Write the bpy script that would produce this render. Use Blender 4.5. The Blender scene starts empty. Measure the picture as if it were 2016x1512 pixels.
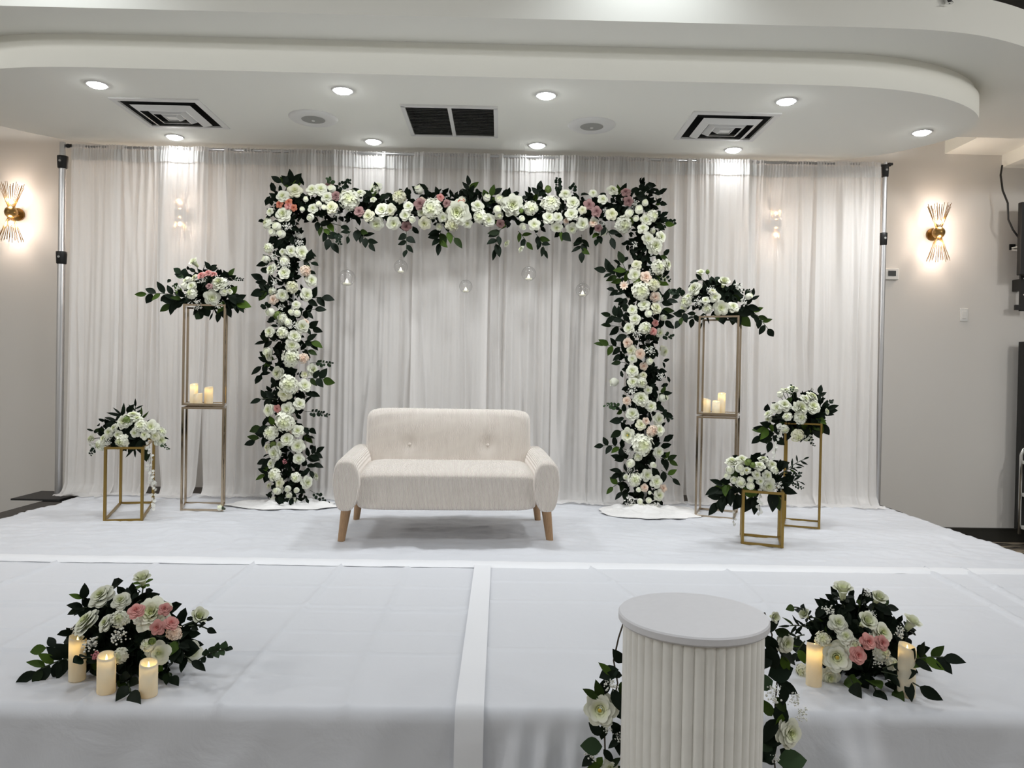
import bpy, math, random
from mathutils import Vector, Matrix, Quaternion, noise
from mathutils.geometry import tessellate_polygon
random.seed(7)
R = math.radians
scene = bpy.context.scene
col = scene.collection
# ------------------------------------------------------------------ camera
CAM = Vector((0, 0, 1.38)); FPX = 1500.0
yaw, pit, rol = R(-0.9), R(0.57), R(1.05)
FW = Vector((-math.sin(yaw)*math.cos(pit), math.cos(yaw)*math.cos(pit), -math.sin(pit)))
R0 = Vector((math.cos(yaw), math.sin(yaw), 0)); U0 = R0.cross(FW)
RT = R0*math.cos(rol) + U0*math.sin(rol); UP = U0*math.cos(rol) - R0*math.sin(rol)
cd = bpy.data.cameras.new('camera'); cd.sensor_width = 36; cd.lens = FPX/2016*36; cd.clip_start = .05
cam = bpy.data.objects.new('camera', cd); col.objects.link(cam)
cam.matrix_world = Matrix(((RT.x, UP.x, -FW.x, CAM.x), (RT.y, UP.y, -FW.y, CAM.y), (RT.z, UP.z, -FW.z, CAM.z), (0, 0, 0, 1)))
scene.camera = cam
# ------------------------------------------------------------------ world, exposure, hall lights
w = bpy.data.worlds.new('world'); scene.world = w; w.use_nodes = True
w.node_tree.nodes['Background'].inputs[0].default_value = (1, 1, 1, 1)
w.node_tree.nodes['Background'].inputs[1].default_value = 0   # the room is closed; only its lamps light it
vs = scene.view_settings; vs.view_transform = 'Standard'; vs.look = 'None'; vs.gamma = 1; vs.use_curve_mapping = False
vs.exposure = 0.44
HALL_E, SIDE_E = 15, 88
def lamp(name, kind, loc, energy, color=(1, 1, 1), size=.05, rot=None, spot=None, parent=None):
    d = bpy.data.lights.new(name, kind); d.energy = energy; d.color = color
    if kind == 'AREA': d.shape = 'DISK'; d.size = size
    else: d.shadow_soft_size = size
    if kind == 'SPOT': d.spot_size = R(spot); d.spot_blend = 1.0
    o = bpy.data.objects.new(name, d); col.objects.link(o); o.location = loc
    if rot: o.rotation_euler = rot
    if parent: o.parent = parent
    return o
# unseen hall lamps, count and places assumed; the last two graze the upper ceiling face
for i, (x, y) in enumerate([(x, y) for x in (-3.2, 0, 3.2) for y in (-2.4, 1.3)]):
    lamp('hall_ceiling_lamp_%d_offscreen' % (i+1), 'AREA', (x, y, 3.88), HALL_E, (.95, .98, 1), .5)
for i, (x, y) in enumerate([(x, y) for x in (-5.6, 5.6) for y in (-1.0, 1.4)]):
    lamp('hall_side_fill_lamp_%d_offscreen' % (i+1), 'POINT', (x, y, 3.80), SIDE_E, (1, .985, .95), .12)  # unseen side lamps added to brighten the walls
for i, x in enumerate((-2.3, .72)):
    lamp('hall_spot_%d_offscreen' % (i+1), 'SPOT', (x, 3.55, 3.85), 16, (.9, .96, 1), .04, (R(25), 0, 0), 110)

SZ = .45      # stage top
CZ = 3.04     # lower ceiling tier
WY = 6.65     # rear wall
def ray(px, py): return FW + RT*((px-1008)/FPX) - UP*((py-756)/FPX)
def PZ(px, py, z):
    d = ray(px, py); return CAM + d*((z-CAM.z)/d.z)
def PY(px, py, Y):
    """point seen at a pixel on the plane y = Y, pulled nearer where that plane lies under the stage top"""
    if py > 900 and 2.2 < Y < 5.55: Y = min(Y, PZ(px, py, SZ+.025).y)
    d = ray(px, py); return CAM + d*(Y/d.y)
# ------------------------------------------------------------------ materials
def new_mat(name):
    m = bpy.data.materials.new(name); m.use_nodes = True
    nt = m.node_tree; b = nt.nodes['Principled BSDF']
    return m, nt, b
def N(nt, t, **k):
    n = nt.nodes.new(t)
    for a, v in k.items(): setattr(n, a, v)
    return n
def simple(name, c, rough=.6, metal=0, bump=0, bscale=60, var=0, spec=None, stretch=None):
    m, nt, b = new_mat(name)
    b.inputs['Base Color'].default_value = (*c, 1); b.inputs['Roughness'].default_value = rough; b.inputs['Metallic'].default_value = metal
    if spec is not None: b.inputs['Specular IOR Level'].default_value = spec
    tc = N(nt, 'ShaderNodeTexCoord'); src = tc.outputs['Object']
    if stretch:
        mp = N(nt, 'ShaderNodeMapping'); mp.inputs['Scale'].default_value = stretch
        nt.links.new(src, mp.inputs[0]); src = mp.outputs[0]
    no = N(nt, 'ShaderNodeTexNoise'); no.inputs['Scale'].default_value = bscale; no.inputs['Detail'].default_value = 4
    nt.links.new(src, no.inputs['Vector'])
    if bump:
        bp = N(nt, 'ShaderNodeBump'); bp.inputs['Strength'].default_value = bump; bp.inputs['Distance'].default_value = .01
        nt.links.new(no.outputs['Fac'], bp.inputs['Height']); nt.links.new(bp.outputs[0], b.inputs['Normal'])
    if var:
        mx = N(nt, 'ShaderNodeMix', data_type='RGBA')
        mx.inputs['A'].default_value = (*[v*(1-var) for v in c], 1); mx.inputs['B'].default_value = (*[min(1, v*(1+var)) for v in c], 1)
        nt.links.new(no.outputs['Fac'], mx.inputs['Factor']); nt.links.new(mx.outputs['Result'], b.inputs['Base Color'])
    return m
def emit(name, c, s):
    m, nt, b = new_mat(name)
    b.inputs['Base Color'].default_value = (*c, 1); b.inputs['Emission Color'].default_value = (*c, 1); b.inputs['Emission Strength'].default_value = s
    return m
def petal_mat(name, c, inner):
    m, nt, b = new_mat(name); b.inputs['Roughness'].default_value = .65; b.inputs['Specular IOR Level'].default_value = .2
    tc = N(nt, 'ShaderNodeTexCoord'); ln = N(nt, 'ShaderNodeVectorMath', operation='LENGTH')
    sp = N(nt, 'ShaderNodeVectorMath', operation='MULTIPLY'); sp.inputs[1].default_value = (1, 1, .3)
    nt.links.new(tc.outputs['Object'], sp.inputs[0]); nt.links.new(sp.outputs[0], ln.inputs[0])
    mr = N(nt, 'ShaderNodeMapRange'); mr.inputs['From Min'].default_value = .05; mr.inputs['From Max'].default_value = .3
    nt.links.new(ln.outputs['Value'], mr.inputs[0])
    mx = N(nt, 'ShaderNodeMix', data_type='RGBA'); mx.inputs['A'].default_value = (*inner, 1); mx.inputs['B'].default_value = (*c, 1)
    nt.links.new(mr.outputs[0], mx.inputs['Factor'])
    oi = N(nt, 'ShaderNodeObjectInfo'); hs = N(nt, 'ShaderNodeHueSaturation')
    mv = N(nt, 'ShaderNodeMapRange'); mv.inputs['To Min'].default_value = .86; mv.inputs['To Max'].default_value = 1.08
    nt.links.new(oi.outputs['Random'], mv.inputs[0]); nt.links.new(mv.outputs[0], hs.inputs['Value']); nt.links.new(mx.outputs['Result'], hs.inputs['Color'])
    nt.links.new(hs.outputs[0], b.inputs['Base Color'])
    return m
def leaf_mat(name, dark, light, share):
    m, nt, b = new_mat(name); b.inputs['Roughness'].default_value = .55; b.inputs['Specular IOR Level'].default_value = .12
    oi = N(nt, 'ShaderNodeObjectInfo'); cr = N(nt, 'ShaderNodeValToRGB')
    cr.color_ramp.elements[0].color = (*dark, 1); cr.color_ramp.elements[0].position = 1-share
    cr.color_ramp.elements[1].color = (*light, 1); cr.color_ramp.elements[1].position = 1
    nt.links.new(oi.outputs['Random'], cr.inputs[0]); nt.links.new(cr.outputs[0], b.inputs['Base Color'])
    return m
def cloth_mat(name, c, rough=.55, sheen=.2, scale=6, strength=.25):
    m, nt, b = new_mat(name)
    b.inputs['Base Color'].default_value = (*c, 1); b.inputs['Roughness'].default_value = rough
    b.inputs['Sheen Weight'].default_value = sheen
    tc = N(nt, 'ShaderNodeTexCoord'); no = N(nt, 'ShaderNodeTexNoise'); no.inputs['Scale'].default_value = scale; no.inputs['Detail'].default_value = 5; no.inputs['Distortion'].default_value = .6
    nt.links.new(tc.outputs['Object'], no.inputs['Vector'])
    bp = N(nt, 'ShaderNodeBump'); bp.inputs['Strength'].default_value = strength; bp.inputs['Distance'].default_value = .02
    nt.links.new(no.outputs['Fac'], bp.inputs['Height']); nt.links.new(bp.outputs[0], b.inputs['Normal'])
    return m
def sheer_mat(name, c, clear):
    m, nt, b = new_mat(name); nt.nodes.remove(b); out = nt.nodes['Material Output']
    df = N(nt, 'ShaderNodeBsdfDiffuse'); tl = N(nt, 'ShaderNodeBsdfTranslucent'); tr = N(nt, 'ShaderNodeBsdfTransparent')
    df.inputs[0].default_value = (*c, 1); tl.inputs[0].default_value = (*c, 1)
    m1 = N(nt, 'ShaderNodeMixShader'); m1.inputs[0].default_value = .3
    m2 = N(nt, 'ShaderNodeMixShader'); m2.inputs[0].default_value = clear
    nt.links.new(df.outputs[0], m1.inputs[1]); nt.links.new(tl.outputs[0], m1.inputs[2])
    nt.links.new(m1.outputs[0], m2.inputs[1]); nt.links.new(tr.outputs[0], m2.inputs[2]); nt.links.new(m2.outputs[0], out.inputs[0])
    return m
def glass_mat():
    m, nt, b = new_mat('clear_glass'); nt.nodes.remove(b); out = nt.nodes['Material Output']
    gl = N(nt, 'ShaderNodeBsdfGlossy'); gl.inputs['Roughness'].default_value = .03; tr = N(nt, 'ShaderNodeBsdfTransparent'); tr.inputs[0].default_value = (.97, .97, .97, 1)
    lw = N(nt, 'ShaderNodeLayerWeight'); lw.inputs[0].default_value = .5; fr = N(nt, 'ShaderNodeMath', operation='POWER'); nt.links.new(lw.outputs['Facing'], fr.inputs[0]); fr.inputs[1].default_value = 1.9
    mx = N(nt, 'ShaderNodeMixShader'); nt.links.new(fr.outputs[0], mx.inputs[0]); nt.links.new(tr.outputs[0], mx.inputs[1]); nt.links.new(gl.outputs[0], mx.inputs[2])
    nt.links.new(mx.outputs[0], out.inputs[0]); return m
def wax_mat():
    m, nt, b = new_mat('candle_wax'); nt.nodes.remove(b); out = nt.nodes['Material Output']
    df = N(nt, 'ShaderNodeBsdfDiffuse'); tl = N(nt, 'ShaderNodeBsdfTranslucent')
    df.inputs[0].default_value = (.82, .77, .62, 1); tl.inputs[0].default_value = (.95, .78, .45, 1)
    mx = N(nt, 'ShaderNodeMixShader'); mx.inputs[0].default_value = .3
    nt.links.new(df.outputs[0], mx.inputs[1]); nt.links.new(tl.outputs[0], mx.inputs[2]); nt.links.new(mx.outputs[0], out.inputs[0]); return m
def cord_mat():
    m, nt, b = new_mat('corduroy'); b.inputs['Base Color'].default_value = (.66, .59, .52, 1); b.inputs['Roughness'].default_value = .85; b.inputs['Sheen Weight'].default_value = .35
    tc = N(nt, 'ShaderNodeTexCoord'); wv = N(nt, 'ShaderNodeTexWave'); wv.inputs['Scale'].default_value = 52; wv.inputs['Distortion'].default_value = .35; wv.inputs['Detail'].default_value = 1
    nt.links.new(tc.outputs['Object'], wv.inputs['Vector'])
    bp = N(nt, 'ShaderNodeBump'); bp.inputs['Strength'].default_value = .8; bp.inputs['Distance'].default_value = .004
    nt.links.new(wv.outputs['Fac'], bp.inputs['Height']); nt.links.new(bp.outputs[0], b.inputs['Normal'])
    no = N(nt, 'ShaderNodeTexNoise'); no.inputs['Scale'].default_value = 7; mp = N(nt, 'ShaderNodeMapping'); mp.inputs['Scale'].default_value = (6, 1, 1.2)
    nt.links.new(tc.outputs['Object'], mp.inputs[0]); nt.links.new(mp.outputs[0], no.inputs['Vector'])
    mx = N(nt, 'ShaderNodeMix', data_type='RGBA'); mx.inputs['A'].default_value = (.72, .65, .585, 1); mx.inputs['B'].default_value = (.84, .775, .71, 1)
    nt.links.new(no.outputs['Fac'], mx.inputs['Factor']); nt.links.new(mx.outputs['Result'], b.inputs['Base Color'])
    return m
def carpet_mat():
    m, nt, b = new_mat('carpet'); b.inputs['Roughness'].default_value = .95
    tc = N(nt, 'ShaderNodeTexCoord'); mp = N(nt, 'ShaderNodeMapping'); mp.inputs['Scale'].default_value = (1.2, 9, 1); mp.inputs['Rotation'].default_value = (0, 0, R(-20))
    no = N(nt, 'ShaderNodeTexNoise'); no.inputs['Scale'].default_value = 2.2; no.inputs['Detail'].default_value = 6; no.inputs['Distortion'].default_value = 1.2
    cr = N(nt, 'ShaderNodeValToRGB'); cr.color_ramp.elements[0].position = .47; cr.color_ramp.elements[0].color = (.012, .011, .010, 1)
    cr.color_ramp.elements[1].position = .56; cr.color_ramp.elements[1].color = (.33, .28, .21, 1)
    nt.links.new(tc.outputs['Object'], mp.inputs[0]); nt.links.new(mp.outputs[0], no.inputs['Vector']); nt.links.new(no.outputs['Fac'], cr.inputs[0]); nt.links.new(cr.outputs[0], b.inputs['Base Color'])
    return m
M = dict(
    wall=simple('wall_paint', (.745, .725, .695), .8, bump=.03, bscale=200),
    ceil=simple('ceiling_paint', (.91, .91, .85), .85, bump=.02, bscale=150),
    ceil_dark=simple('dark_ceiling_paint', (.02, .02, .02), .9),
    carpet=carpet_mat(),
    base=simple('dark_baseboard', (.028, .027, .022), .5),
    deck=simple('stage_deck', (.035, .03, .026), .7, bump=.2, bscale=90, var=.3),
    cloth=cloth_mat('stage_cloth', (.655, .67, .71), .5, .12, 6, .30),
    cloth2=cloth_mat('double_cloth', (.80, .81, .84), .5, .15, 7, .05),
    gauze=cloth_mat('gauze', (.84, .83, .82), .7, .3, 16, .5),
    sheer=sheer_mat('sheer_voile', (.87, .85, .83), .16),
    header=sheer_mat('voile_header', (.80, .80, .79), .06),
    alu=simple('brushed_aluminium', (.62, .62, .63), .32, .9, bump=.05, bscale=80, stretch=(1, 1, .05)),
    blackp=simple('black_plastic', (.008, .008, .008), .5),
    blackm=simple('black_steel', (.012, .012, .012), .55),
    cord=cord_mat(),
    oak=simple('oak', (.36, .22, .115), .5, bump=.1, bscale=40, var=.3, stretch=(8, 8, .6)),
    gold=simple('matte_gold', (.30, .20, .055), .38, .85),
    gold_pol=simple('champagne_gold', (.46, .375, .275), .18, 1),
    brass=simple('antique_brass', (.30, .19, .07), .3, .95),
    shelf=simple('frosted_shelf', (.55, .52, .46), .25),
    glass=glass_mat(), wax=wax_mat(),
    wax_plain=simple('tealight_wax', (.85, .82, .66), .5),
    flame=emit('candle_flame', (1, .80, .35), 2.2),
    tflame=emit('tealight_flame', (1, .92, .65), 1.6),
    bulb=emit('sconce_bulb', (1, .78, .52), 6),
    lens=emit('downlight_lens', (.97, .99, 1), 30),
    white=simple('white_enamel', (.78, .78, .76), .45),
    grey=simple('speaker_mesh', (.36, .36, .34), .6, bump=.4, bscale=300),
    dark=simple('duct_shade', (.03, .03, .028), .9),  # near-black colour deepens the shade inside the vent ducts
    ped=simple('pedestal_paint', (.88, .87, .83), .6, bump=.12, bscale=30, var=.05),
    ped_top=simple('pedestal_top_paint', (.70, .70, .725), .5, var=.03),
    screen=simple('thermostat_screen', (.01, .012, .012), .2),
    chrome=simple('chrome', (.75, .75, .75), .15, 1),
    stem=simple('green_stem', (.03, .045, .018), .6),
    twig=simple('brown_twig', (.05, .035, .02), .7),
    leaf=leaf_mat('leaf_green', (.0045, .010, .0045), (.06, .11, .013), .26),
    leaf_euc=leaf_mat('eucalyptus_green', (.007, .016, .008), (.045, .08, .035), .35),
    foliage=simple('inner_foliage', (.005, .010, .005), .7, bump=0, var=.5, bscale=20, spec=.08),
    white_p=petal_mat('petal_white', (.80, .81, .69), (.64, .69, .36)),
    cream_p=petal_mat('petal_cream', (.80, .79, .62), (.62, .64, .32)),
    blush_p=petal_mat('petal_blush', (.82, .68, .56), (.75, .50, .36)),
    pink_p=petal_mat('petal_pink', (.68, .34, .31), (.62, .20, .18)),
    mauve_p=petal_mat('petal_mauve', (.36, .22, .21), (.22, .10, .10)),
    coral_p=petal_mat('petal_coral', (.70, .27, .17), (.55, .12, .07)),
    green_p=petal_mat('green_bud', (.16, .22, .06), (.10, .16, .03)),
    stamen=simple('stamen_yellow', (.55, .40, .05), .7),
    berry=simple('pink_berry', (.50, .18, .20), .5),
    tiny=simple('tiny_blossom', (.82, .82, .76), .7),
)
# ------------------------------------------------------------------ mesh helpers
class MB:
    def __init__(s): s.v = []; s.f = []
    def add(s, v, f):
        b = len(s.v); s.v += [tuple(p) for p in v]; s.f += [tuple(i+b for i in q) for q in f]; return s
    def box(s, c, d, rz=0):
        x, y, z = d[0]/2, d[1]/2, d[2]/2; cs, sn = math.cos(rz), math.sin(rz)
        pts = [(a*x, b*y, e*z) for a in (-1, 1) for b in (-1, 1) for e in (-1, 1)]
        return s.add([(c[0]+p[0]*cs-p[1]*sn, c[1]+p[0]*sn+p[1]*cs, c[2]+p[2]) for p in pts],
                     [(0, 1, 3, 2), (4, 6, 7, 5), (0, 4, 5, 1), (2, 3, 7, 6), (0, 2, 6, 4), (1, 5, 7, 3)])
    def bar(s, a, b, w, h=None):
        a = Vector(a); b = Vector(b); h = h or w; d = (b-a).normalized()
        up = Vector((0, 0, 1)) if abs(d.z) < .9 else Vector((0, 1, 0))
        x = d.cross(up).normalized(); y = x.cross(d)
        pts = [p + x*(i*w/2) + y*(j*h/2) for p in (a, b) for i, j in ((-1, -1), (1, -1), (1, 1), (-1, 1))]
        return s.add(pts, [(3, 2, 1, 0), (4, 5, 6, 7), (0, 1, 5, 4), (1, 2, 6, 5), (2, 3, 7, 6), (3, 0, 4, 7)])
    def tube(s, path, r, n=8, cap=True):
        path = [Vector(p) for p in path]; rr = r if isinstance(r, (list, tuple)) else [r]*len(path)
        rings = []; prev = None
        for i, p in enumerate(path):
            d = (path[min(i+1, len(path)-1)] - path[max(i-1, 0)]).normalized()
            if prev is None:
                up = Vector((0, 0, 1)) if abs(d.z) < .9 else Vector((0, 1, 0)); x = d.cross(up).normalized()
            else: x = (prev - d*prev.dot(d)).normalized()
            y = d.cross(x); prev = x
            rings.append([p + (x*math.cos(2*math.pi*k/n) + y*math.sin(2*math.pi*k/n))*rr[i] for k in range(n)])
        return s.loft(rings, cap)
    def loft(s, rings, cap=True, closed=True):
        n = len(rings[0]); v = [p for r in rings for p in r]; f = []
        for i in range(len(rings)-1):
            for k in range(n if closed else n-1):
                k2 = (k+1) % n; f.append((i*n+k, i*n+k2, (i+1)*n+k2, (i+1)*n+k))
        if cap: f.append(tuple(reversed(range(n)))); f.append(tuple((len(rings)-1)*n+k for k in range(n)))
        return s.add(v, f)
    def lathe(s, prof, n=24, c=(0, 0, 0), cap=False):
        return s.loft([[(c[0]+r*math.cos(2*math.pi*k/n), c[1]+r*math.sin(2*math.pi*k/n), c[2]+z) for k in range(n)] for r, z in prof], cap)
    def ball(s, c, r, n=8, m=5):
        return s.lathe([(max(1e-4, r*math.sin(math.pi*i/m)), -r*math.cos(math.pi*i/m)) for i in range(m+1)], n, c)
    def mesh(s, name, smooth=False):
        me = bpy.data.meshes.new(name); me.from_pydata(s.v, [], s.f); me.update()
        if smooth: me.polygons.foreach_set('use_smooth', [True]*len(me.polygons))
        return me
def obj(name, me, mat, parent=None, loc=(0, 0, 0), rot=None, scale=None, smooth=False, bevel=0, subs=0):
    if isinstance(me, MB): me = me.mesh(name, smooth)
    if not me.materials: me.materials.append(M[mat])
    o = bpy.data.objects.new(name, me); col.objects.link(o); o.location = loc
    if me.materials[0] != M[mat]:
        o.material_slots[0].link = 'OBJECT'; o.material_slots[0].material = M[mat]
    if rot is not None:
        if isinstance(rot, Quaternion): o.rotation_mode = 'QUATERNION'; o.rotation_quaternion = rot
        else: o.rotation_euler = rot
    if scale is not None: o.scale = scale if hasattr(scale, '__len__') else (scale,)*3
    if parent: o.parent = parent
    if bevel:
        b = o.modifiers.new('bevel', 'BEVEL'); b.width = bevel; b.segments = 3; b.limit_method = 'ANGLE'
    if subs:
        b = o.modifiers.new('subdivision', 'SUBSURF'); b.levels = subs; b.render_levels = subs
    return o
def tag(o, label=None, cat=None, group=None, kind=None):
    for k, v in (('label', label), ('category', cat), ('group', group), ('kind', kind)):
        if v: o[k] = v
    return o
def thing(name, label, cat, loc, group=None, rz=0):
    o = bpy.data.objects.new(name, None); col.objects.link(o); o.location = loc; o.rotation_euler = (0, 0, rz)
    o.empty_display_size = .1
    return tag(o, label, cat, group)
def struct(name, mb, mat, **k):
    return tag(obj(name, mb, mat, **k), kind='structure')
def copy_tree(o, parent=None):
    c = o.copy(); col.objects.link(c); c.parent = parent
    for ch in list(o.children):
        copy_tree(ch, c)
    return c
def prism(poly, z0, z1, holes=()):
    """flat caps with their own corners, sides shaded smooth where the outline curves; holes: openings in the underside"""
    n = len(poly); me = bpy.data.meshes.new('prism')
    v = [(x, y, z) for z in (z0, z1, z0, z1) for x, y in poly]; low_f = [tuple(reversed(range(n)))]
    if holes:
        idx = list(range(n))
        for h in holes: idx += range(len(v), len(v)+len(h)); v += [(x, y, z0) for x, y in h]
        low_f = [tuple(idx[i] for i in tri) for tri in tessellate_polygon([[Vector((x, y, 0)) for x, y in lp] for lp in [poly] + list(holes)])]
    me.from_pydata(v, [], low_f + [tuple(range(n, 2*n))] + [(2*n+i, 2*n+(i+1) % n, 3*n+(i+1) % n, 3*n+i) for i in range(n)])
    me.update(); me.polygons.foreach_set('use_smooth', [False]*(len(low_f)+1) + [True]*n); return me
def rect_hole(x, y, hx, hy): return [(x-hx, y-hy), (x+hx, y-hy), (x+hx, y+hy), (x-hx, y+hy)]
def duct_box(hx, hy, h):
    """open-bottomed duct rising above the ceiling"""
    p = [(-hx, -hy), (hx, -hy), (hx, hy), (-hx, hy)]
    return MB().add([(x, y, 0) for x, y in p] + [(x, y, h) for x, y in p], [(0, 1, 5, 4), (1, 2, 6, 5), (2, 3, 7, 6), (3, 0, 4, 7), (4, 5, 6, 7)])
def spline(pts, k=6):
    out = []
    for i in range(len(pts)-1):
        p0, p1, p2, p3 = pts[max(0, i-1)], pts[i], pts[i+1], pts[min(len(pts)-1, i+2)]
        for j in range(k):
            t_ = j/k
            out.append(tuple(.5*(2*p1[c] + (p2[c]-p0[c])*t_ + (2*p0[c]-5*p1[c]+4*p2[c]-p3[c])*t_*t_ + (3*p1[c]-p0[c]-3*p2[c]+p3[c])*t_**3) for c in (0, 1)))
    return out + [pts[-1]]
# ------------------------------------------------------------------ structure
struct('floor', MB().box((0, 1.2, -.05), (15, 11, .1)), 'carpet')
struct('wall_back', MB().box((0, WY+.05, 2.2), (15, .1, 4.5)), 'wall')
struct('wall_left', MB().box((-7.5, 1.2, 2.2), (.1, 11, 4.5)), 'wall')
struct('wall_right', MB().box((7.5, 1.2, 2.2), (.1, 11, 4.5)), 'wall')
struct('wall_front', MB().box((0, -4.35, 2.0), (15, .1, 4.0)), 'wall')
bb = struct('baseboard_back', MB().box((0, WY-.008, .055), (15, .016, .11)), 'base')
obj('cap_strip', MB().box((0, WY-.012, .115), (15, .024, .012)), 'base', bb)
struct('ceiling', MB().box((0, 1.2, 3.98), (15, 11, .1)), 'ceil_dark')
# lower rounded ceiling tier: outline of the underside
right = [(1.6, 4.25), (1.95, 4.258), (2.25, 4.30), (2.50, 4.38), (2.70, 4.485), (2.86, 4.61), (2.97, 4.745), (3.03, 4.90), (3.035, 5.06), (2.97, 5.22), (2.84, 5.41), (2.66, 5.58), (2.42, 5.70), (2.1, 5.81), (1.6, 5.95), (1.0, 6.06)]
cxm = -.28
left = [(2*cxm - x, y) for x, y in reversed(right)]
low = spline(right + [(-.2, 6.12)] + left)
struct('trim_1', prism(low, CZ, CZ+.145, [rect_hole(-2.15, 4.98, .237, .237), rect_hole(1.44, 4.98, .237, .237), rect_hole(-.345, 5.0, .275, .273)]), 'ceil')
inset = [(cxm + (x-cxm)*.992, 5.15 + (y-5.15)*.985) for x, y in low]
struct('trim_2', prism(inset, CZ+.145, CZ+.19), 'ceil')
up = [(-7.4, 3.965), (-3, 3.962)] + spline([(1.5, 3.955), (1.9, 3.955), (2.20, 3.965), (2.45, 4.0), (2.68, 4.07), (2.90, 4.17), (3.12, 4.30), (3.32, 4.46), (3.52, 4.66), (3.70, 4.9), (3.9, 5.15), (4.3, 5.4), (4.7, 5.5)]) + [(7.4, 5.5), (7.4, 5.66), (-7.4, 5.66)]
struct('trim_3', prism(up, CZ+.19, CZ+.39), 'ceil')
# stepped bulkheads along the rear wall
b1, b2 = PY(1860, 303, WY), PY(1972, 330, WY)
struct('trim_4', MB().box(((b1.x+b2.x)/2, (5.66+WY)/2, (b1.z+3.93)/2), (b2.x-b1.x, WY-5.66, 3.93-b1.z)), 'ceil')
struct('trim_5', MB().box(((b2.x+7.4)/2, (5.66+WY)/2, (b2.z+3.93)/2), (7.4-b2.x, WY-5.66, 3.93-b2.z)), 'ceil')
struct('trim_6', MB().box(((b1.x-7.4)/2, (5.66+WY)/2, 3.83), (b1.x+7.4, WY-5.66, .2)), 'ceil')
# ------------------------------------------------------------------ ceiling fittings
def downlight(x, y, label, e=42):
    t = thing('ceiling_downlight', label, 'downlight', (x, y, CZ), 'recessed downlights in the rounded ceiling')
    obj('trim_ring', MB().lathe([(.050, -.004), (.062, -.007), (.068, 0), (.068, .002), (.050, .002), (.050, -.004)], 28), 'white', t, smooth=True)
    obj('lens', MB().lathe([(.0005, -.020), (.028, -.019), (.044, -.013), (.051, -.002)], 24), 'lens', t, smooth=True)
    lamp('downlight_beam', 'SPOT', (0, 0, -.05), e, (.95, .98, 1), .14, (0, 0, 0), 172, t)
LT = 'small glowing recessed downlight '
for x, y, l in ((-2.382, 4.5, 'ahead of the square vent above the pink-topped tall stand'), (-.953, 4.5, 'between a round speaker and the slatted return grille'), (.24, 4.5, 'beside the return grille and a round speaker'), (1.664, 4.5, 'ahead of the square vent near the rounded ceiling end'),
                (2.75, 4.997, 'alone at the rounded end of the ceiling'), (-2.344, 5.47, 'over the drape above the pink-topped tall stand'), (-.936, 5.47, 'over the drape behind the pink-cornered end of the arch'), (.236, 5.47, 'over the drape past the middle upright'), (1.646, 5.47, 'over the drape behind the stand with all-white flowers')):
    downlight(x, y, LT + l, 3 if y > 5.2 else 46)
def diffuser(x, y, label):
    t = thing('ceiling_vent', label, 'vent', (x, y, CZ), 'square ceiling air vents')
    def sq(m, a, b, za, zb):
        pa = [(-a, -a, za), (a, -a, za), (a, a, za), (-a, a, za)]; pb = [(-b, -b, zb), (b, -b, zb), (b, b, zb), (-b, b, zb)]
        m.add(pa+pb, [(i, (i+1) % 4, 4+(i+1) % 4, 4+i) for i in range(4)])
    m = MB(); sq(m, .275, .275, 0, -.008); sq(m, .275, .238, -.008, -.010); sq(m, .238, .238, -.010, 0); obj('frame', m, 'white', t)
    obj('duct', duct_box(.238, .238, .14), 'dark', t)
    for k, (a, b) in enumerate(((.188, .150), (.122, .092), (.066, .04))):
        m = MB(); sq(m, a, b, -.012, -.036); sq(m, b, b-.006, -.036, -.036); sq(m, b-.006, a-.006, -.036, -.012); obj('louvre', m, 'white', t)
    obj('centre_plate', MB().box((0, 0, -.03), (.07, .07, .004)), 'white', t)
diffuser(-2.15, 4.98, 'square white ceiling vent above the tall stand with pink blooms')
diffuser(1.44, 4.98, 'square white ceiling vent above the tall stand with all-white flowers')
def speaker(x, y, label):
    t = thing('ceiling_speaker', label, 'speaker', (x, y, CZ), 'round ceiling speakers')
    obj('rim', MB().lathe([(.075, -.012), (.10, -.020), (.145, -.014), (.158, -.002), (.158, .0)], 40), 'white', t, smooth=True)
    obj('grille', MB().lathe([(.0005, -.019), (.05, -.018), (.076, -.013)], 32), 'grey', t, smooth=True)
    obj('centre_cap', MB().lathe([(.0005, -.023), (.010, -.022), (.012, -.017)], 12), 'white', t, smooth=True)
speaker(-1.247, 5.0, 'round white ceiling speaker between square vent and return grille')
speaker(.571, 5.01, 'round white ceiling speaker closer to the rounded ceiling end')
t = thing('return_grille', 'slatted white return air grille with a centre bar', 'grille', (-.345, 5.0, CZ))
m = MB()
for c, d in (((0, -.285, -.006), (.60, .026, .012)), ((0, .285, -.006), (.60, .026, .012)), ((-.287, 0, -.006), (.026, .56, .012)), ((.287, 0, -.006), (.026, .56, .012))): m.box(c, d)
obj('frame', m, 'white', t); obj('centre_bar', MB().box((0, 0, -.006), (.024, .545, .012)), 'white', t)
obj('duct', duct_box(.276, .274, .14), 'dark', t)
sl = MB().add([(-.128, -.008, -.010), (.128, -.008, -.010), (.128, .007, -.002), (-.128, .007, -.002), (-.128, -.008, -.0115), (.128, -.008, -.0115), (.128, .007, -.0035), (-.128, .007, -.0035)],
              [(0, 1, 2, 3), (7, 6, 5, 4), (0, 4, 5, 1), (3, 2, 6, 7)]).mesh('slat')
for sx in (-.143, .143):
    for k in range(19): obj('slat', sl, 'grey', t, (sx, -.26+k*.0288, 0))
t = thing('sprinkler_head', 'tiny chrome sprinkler head high on the upper ceiling face', 'sprinkler', (2.3, 3.945, 3.39))
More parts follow.
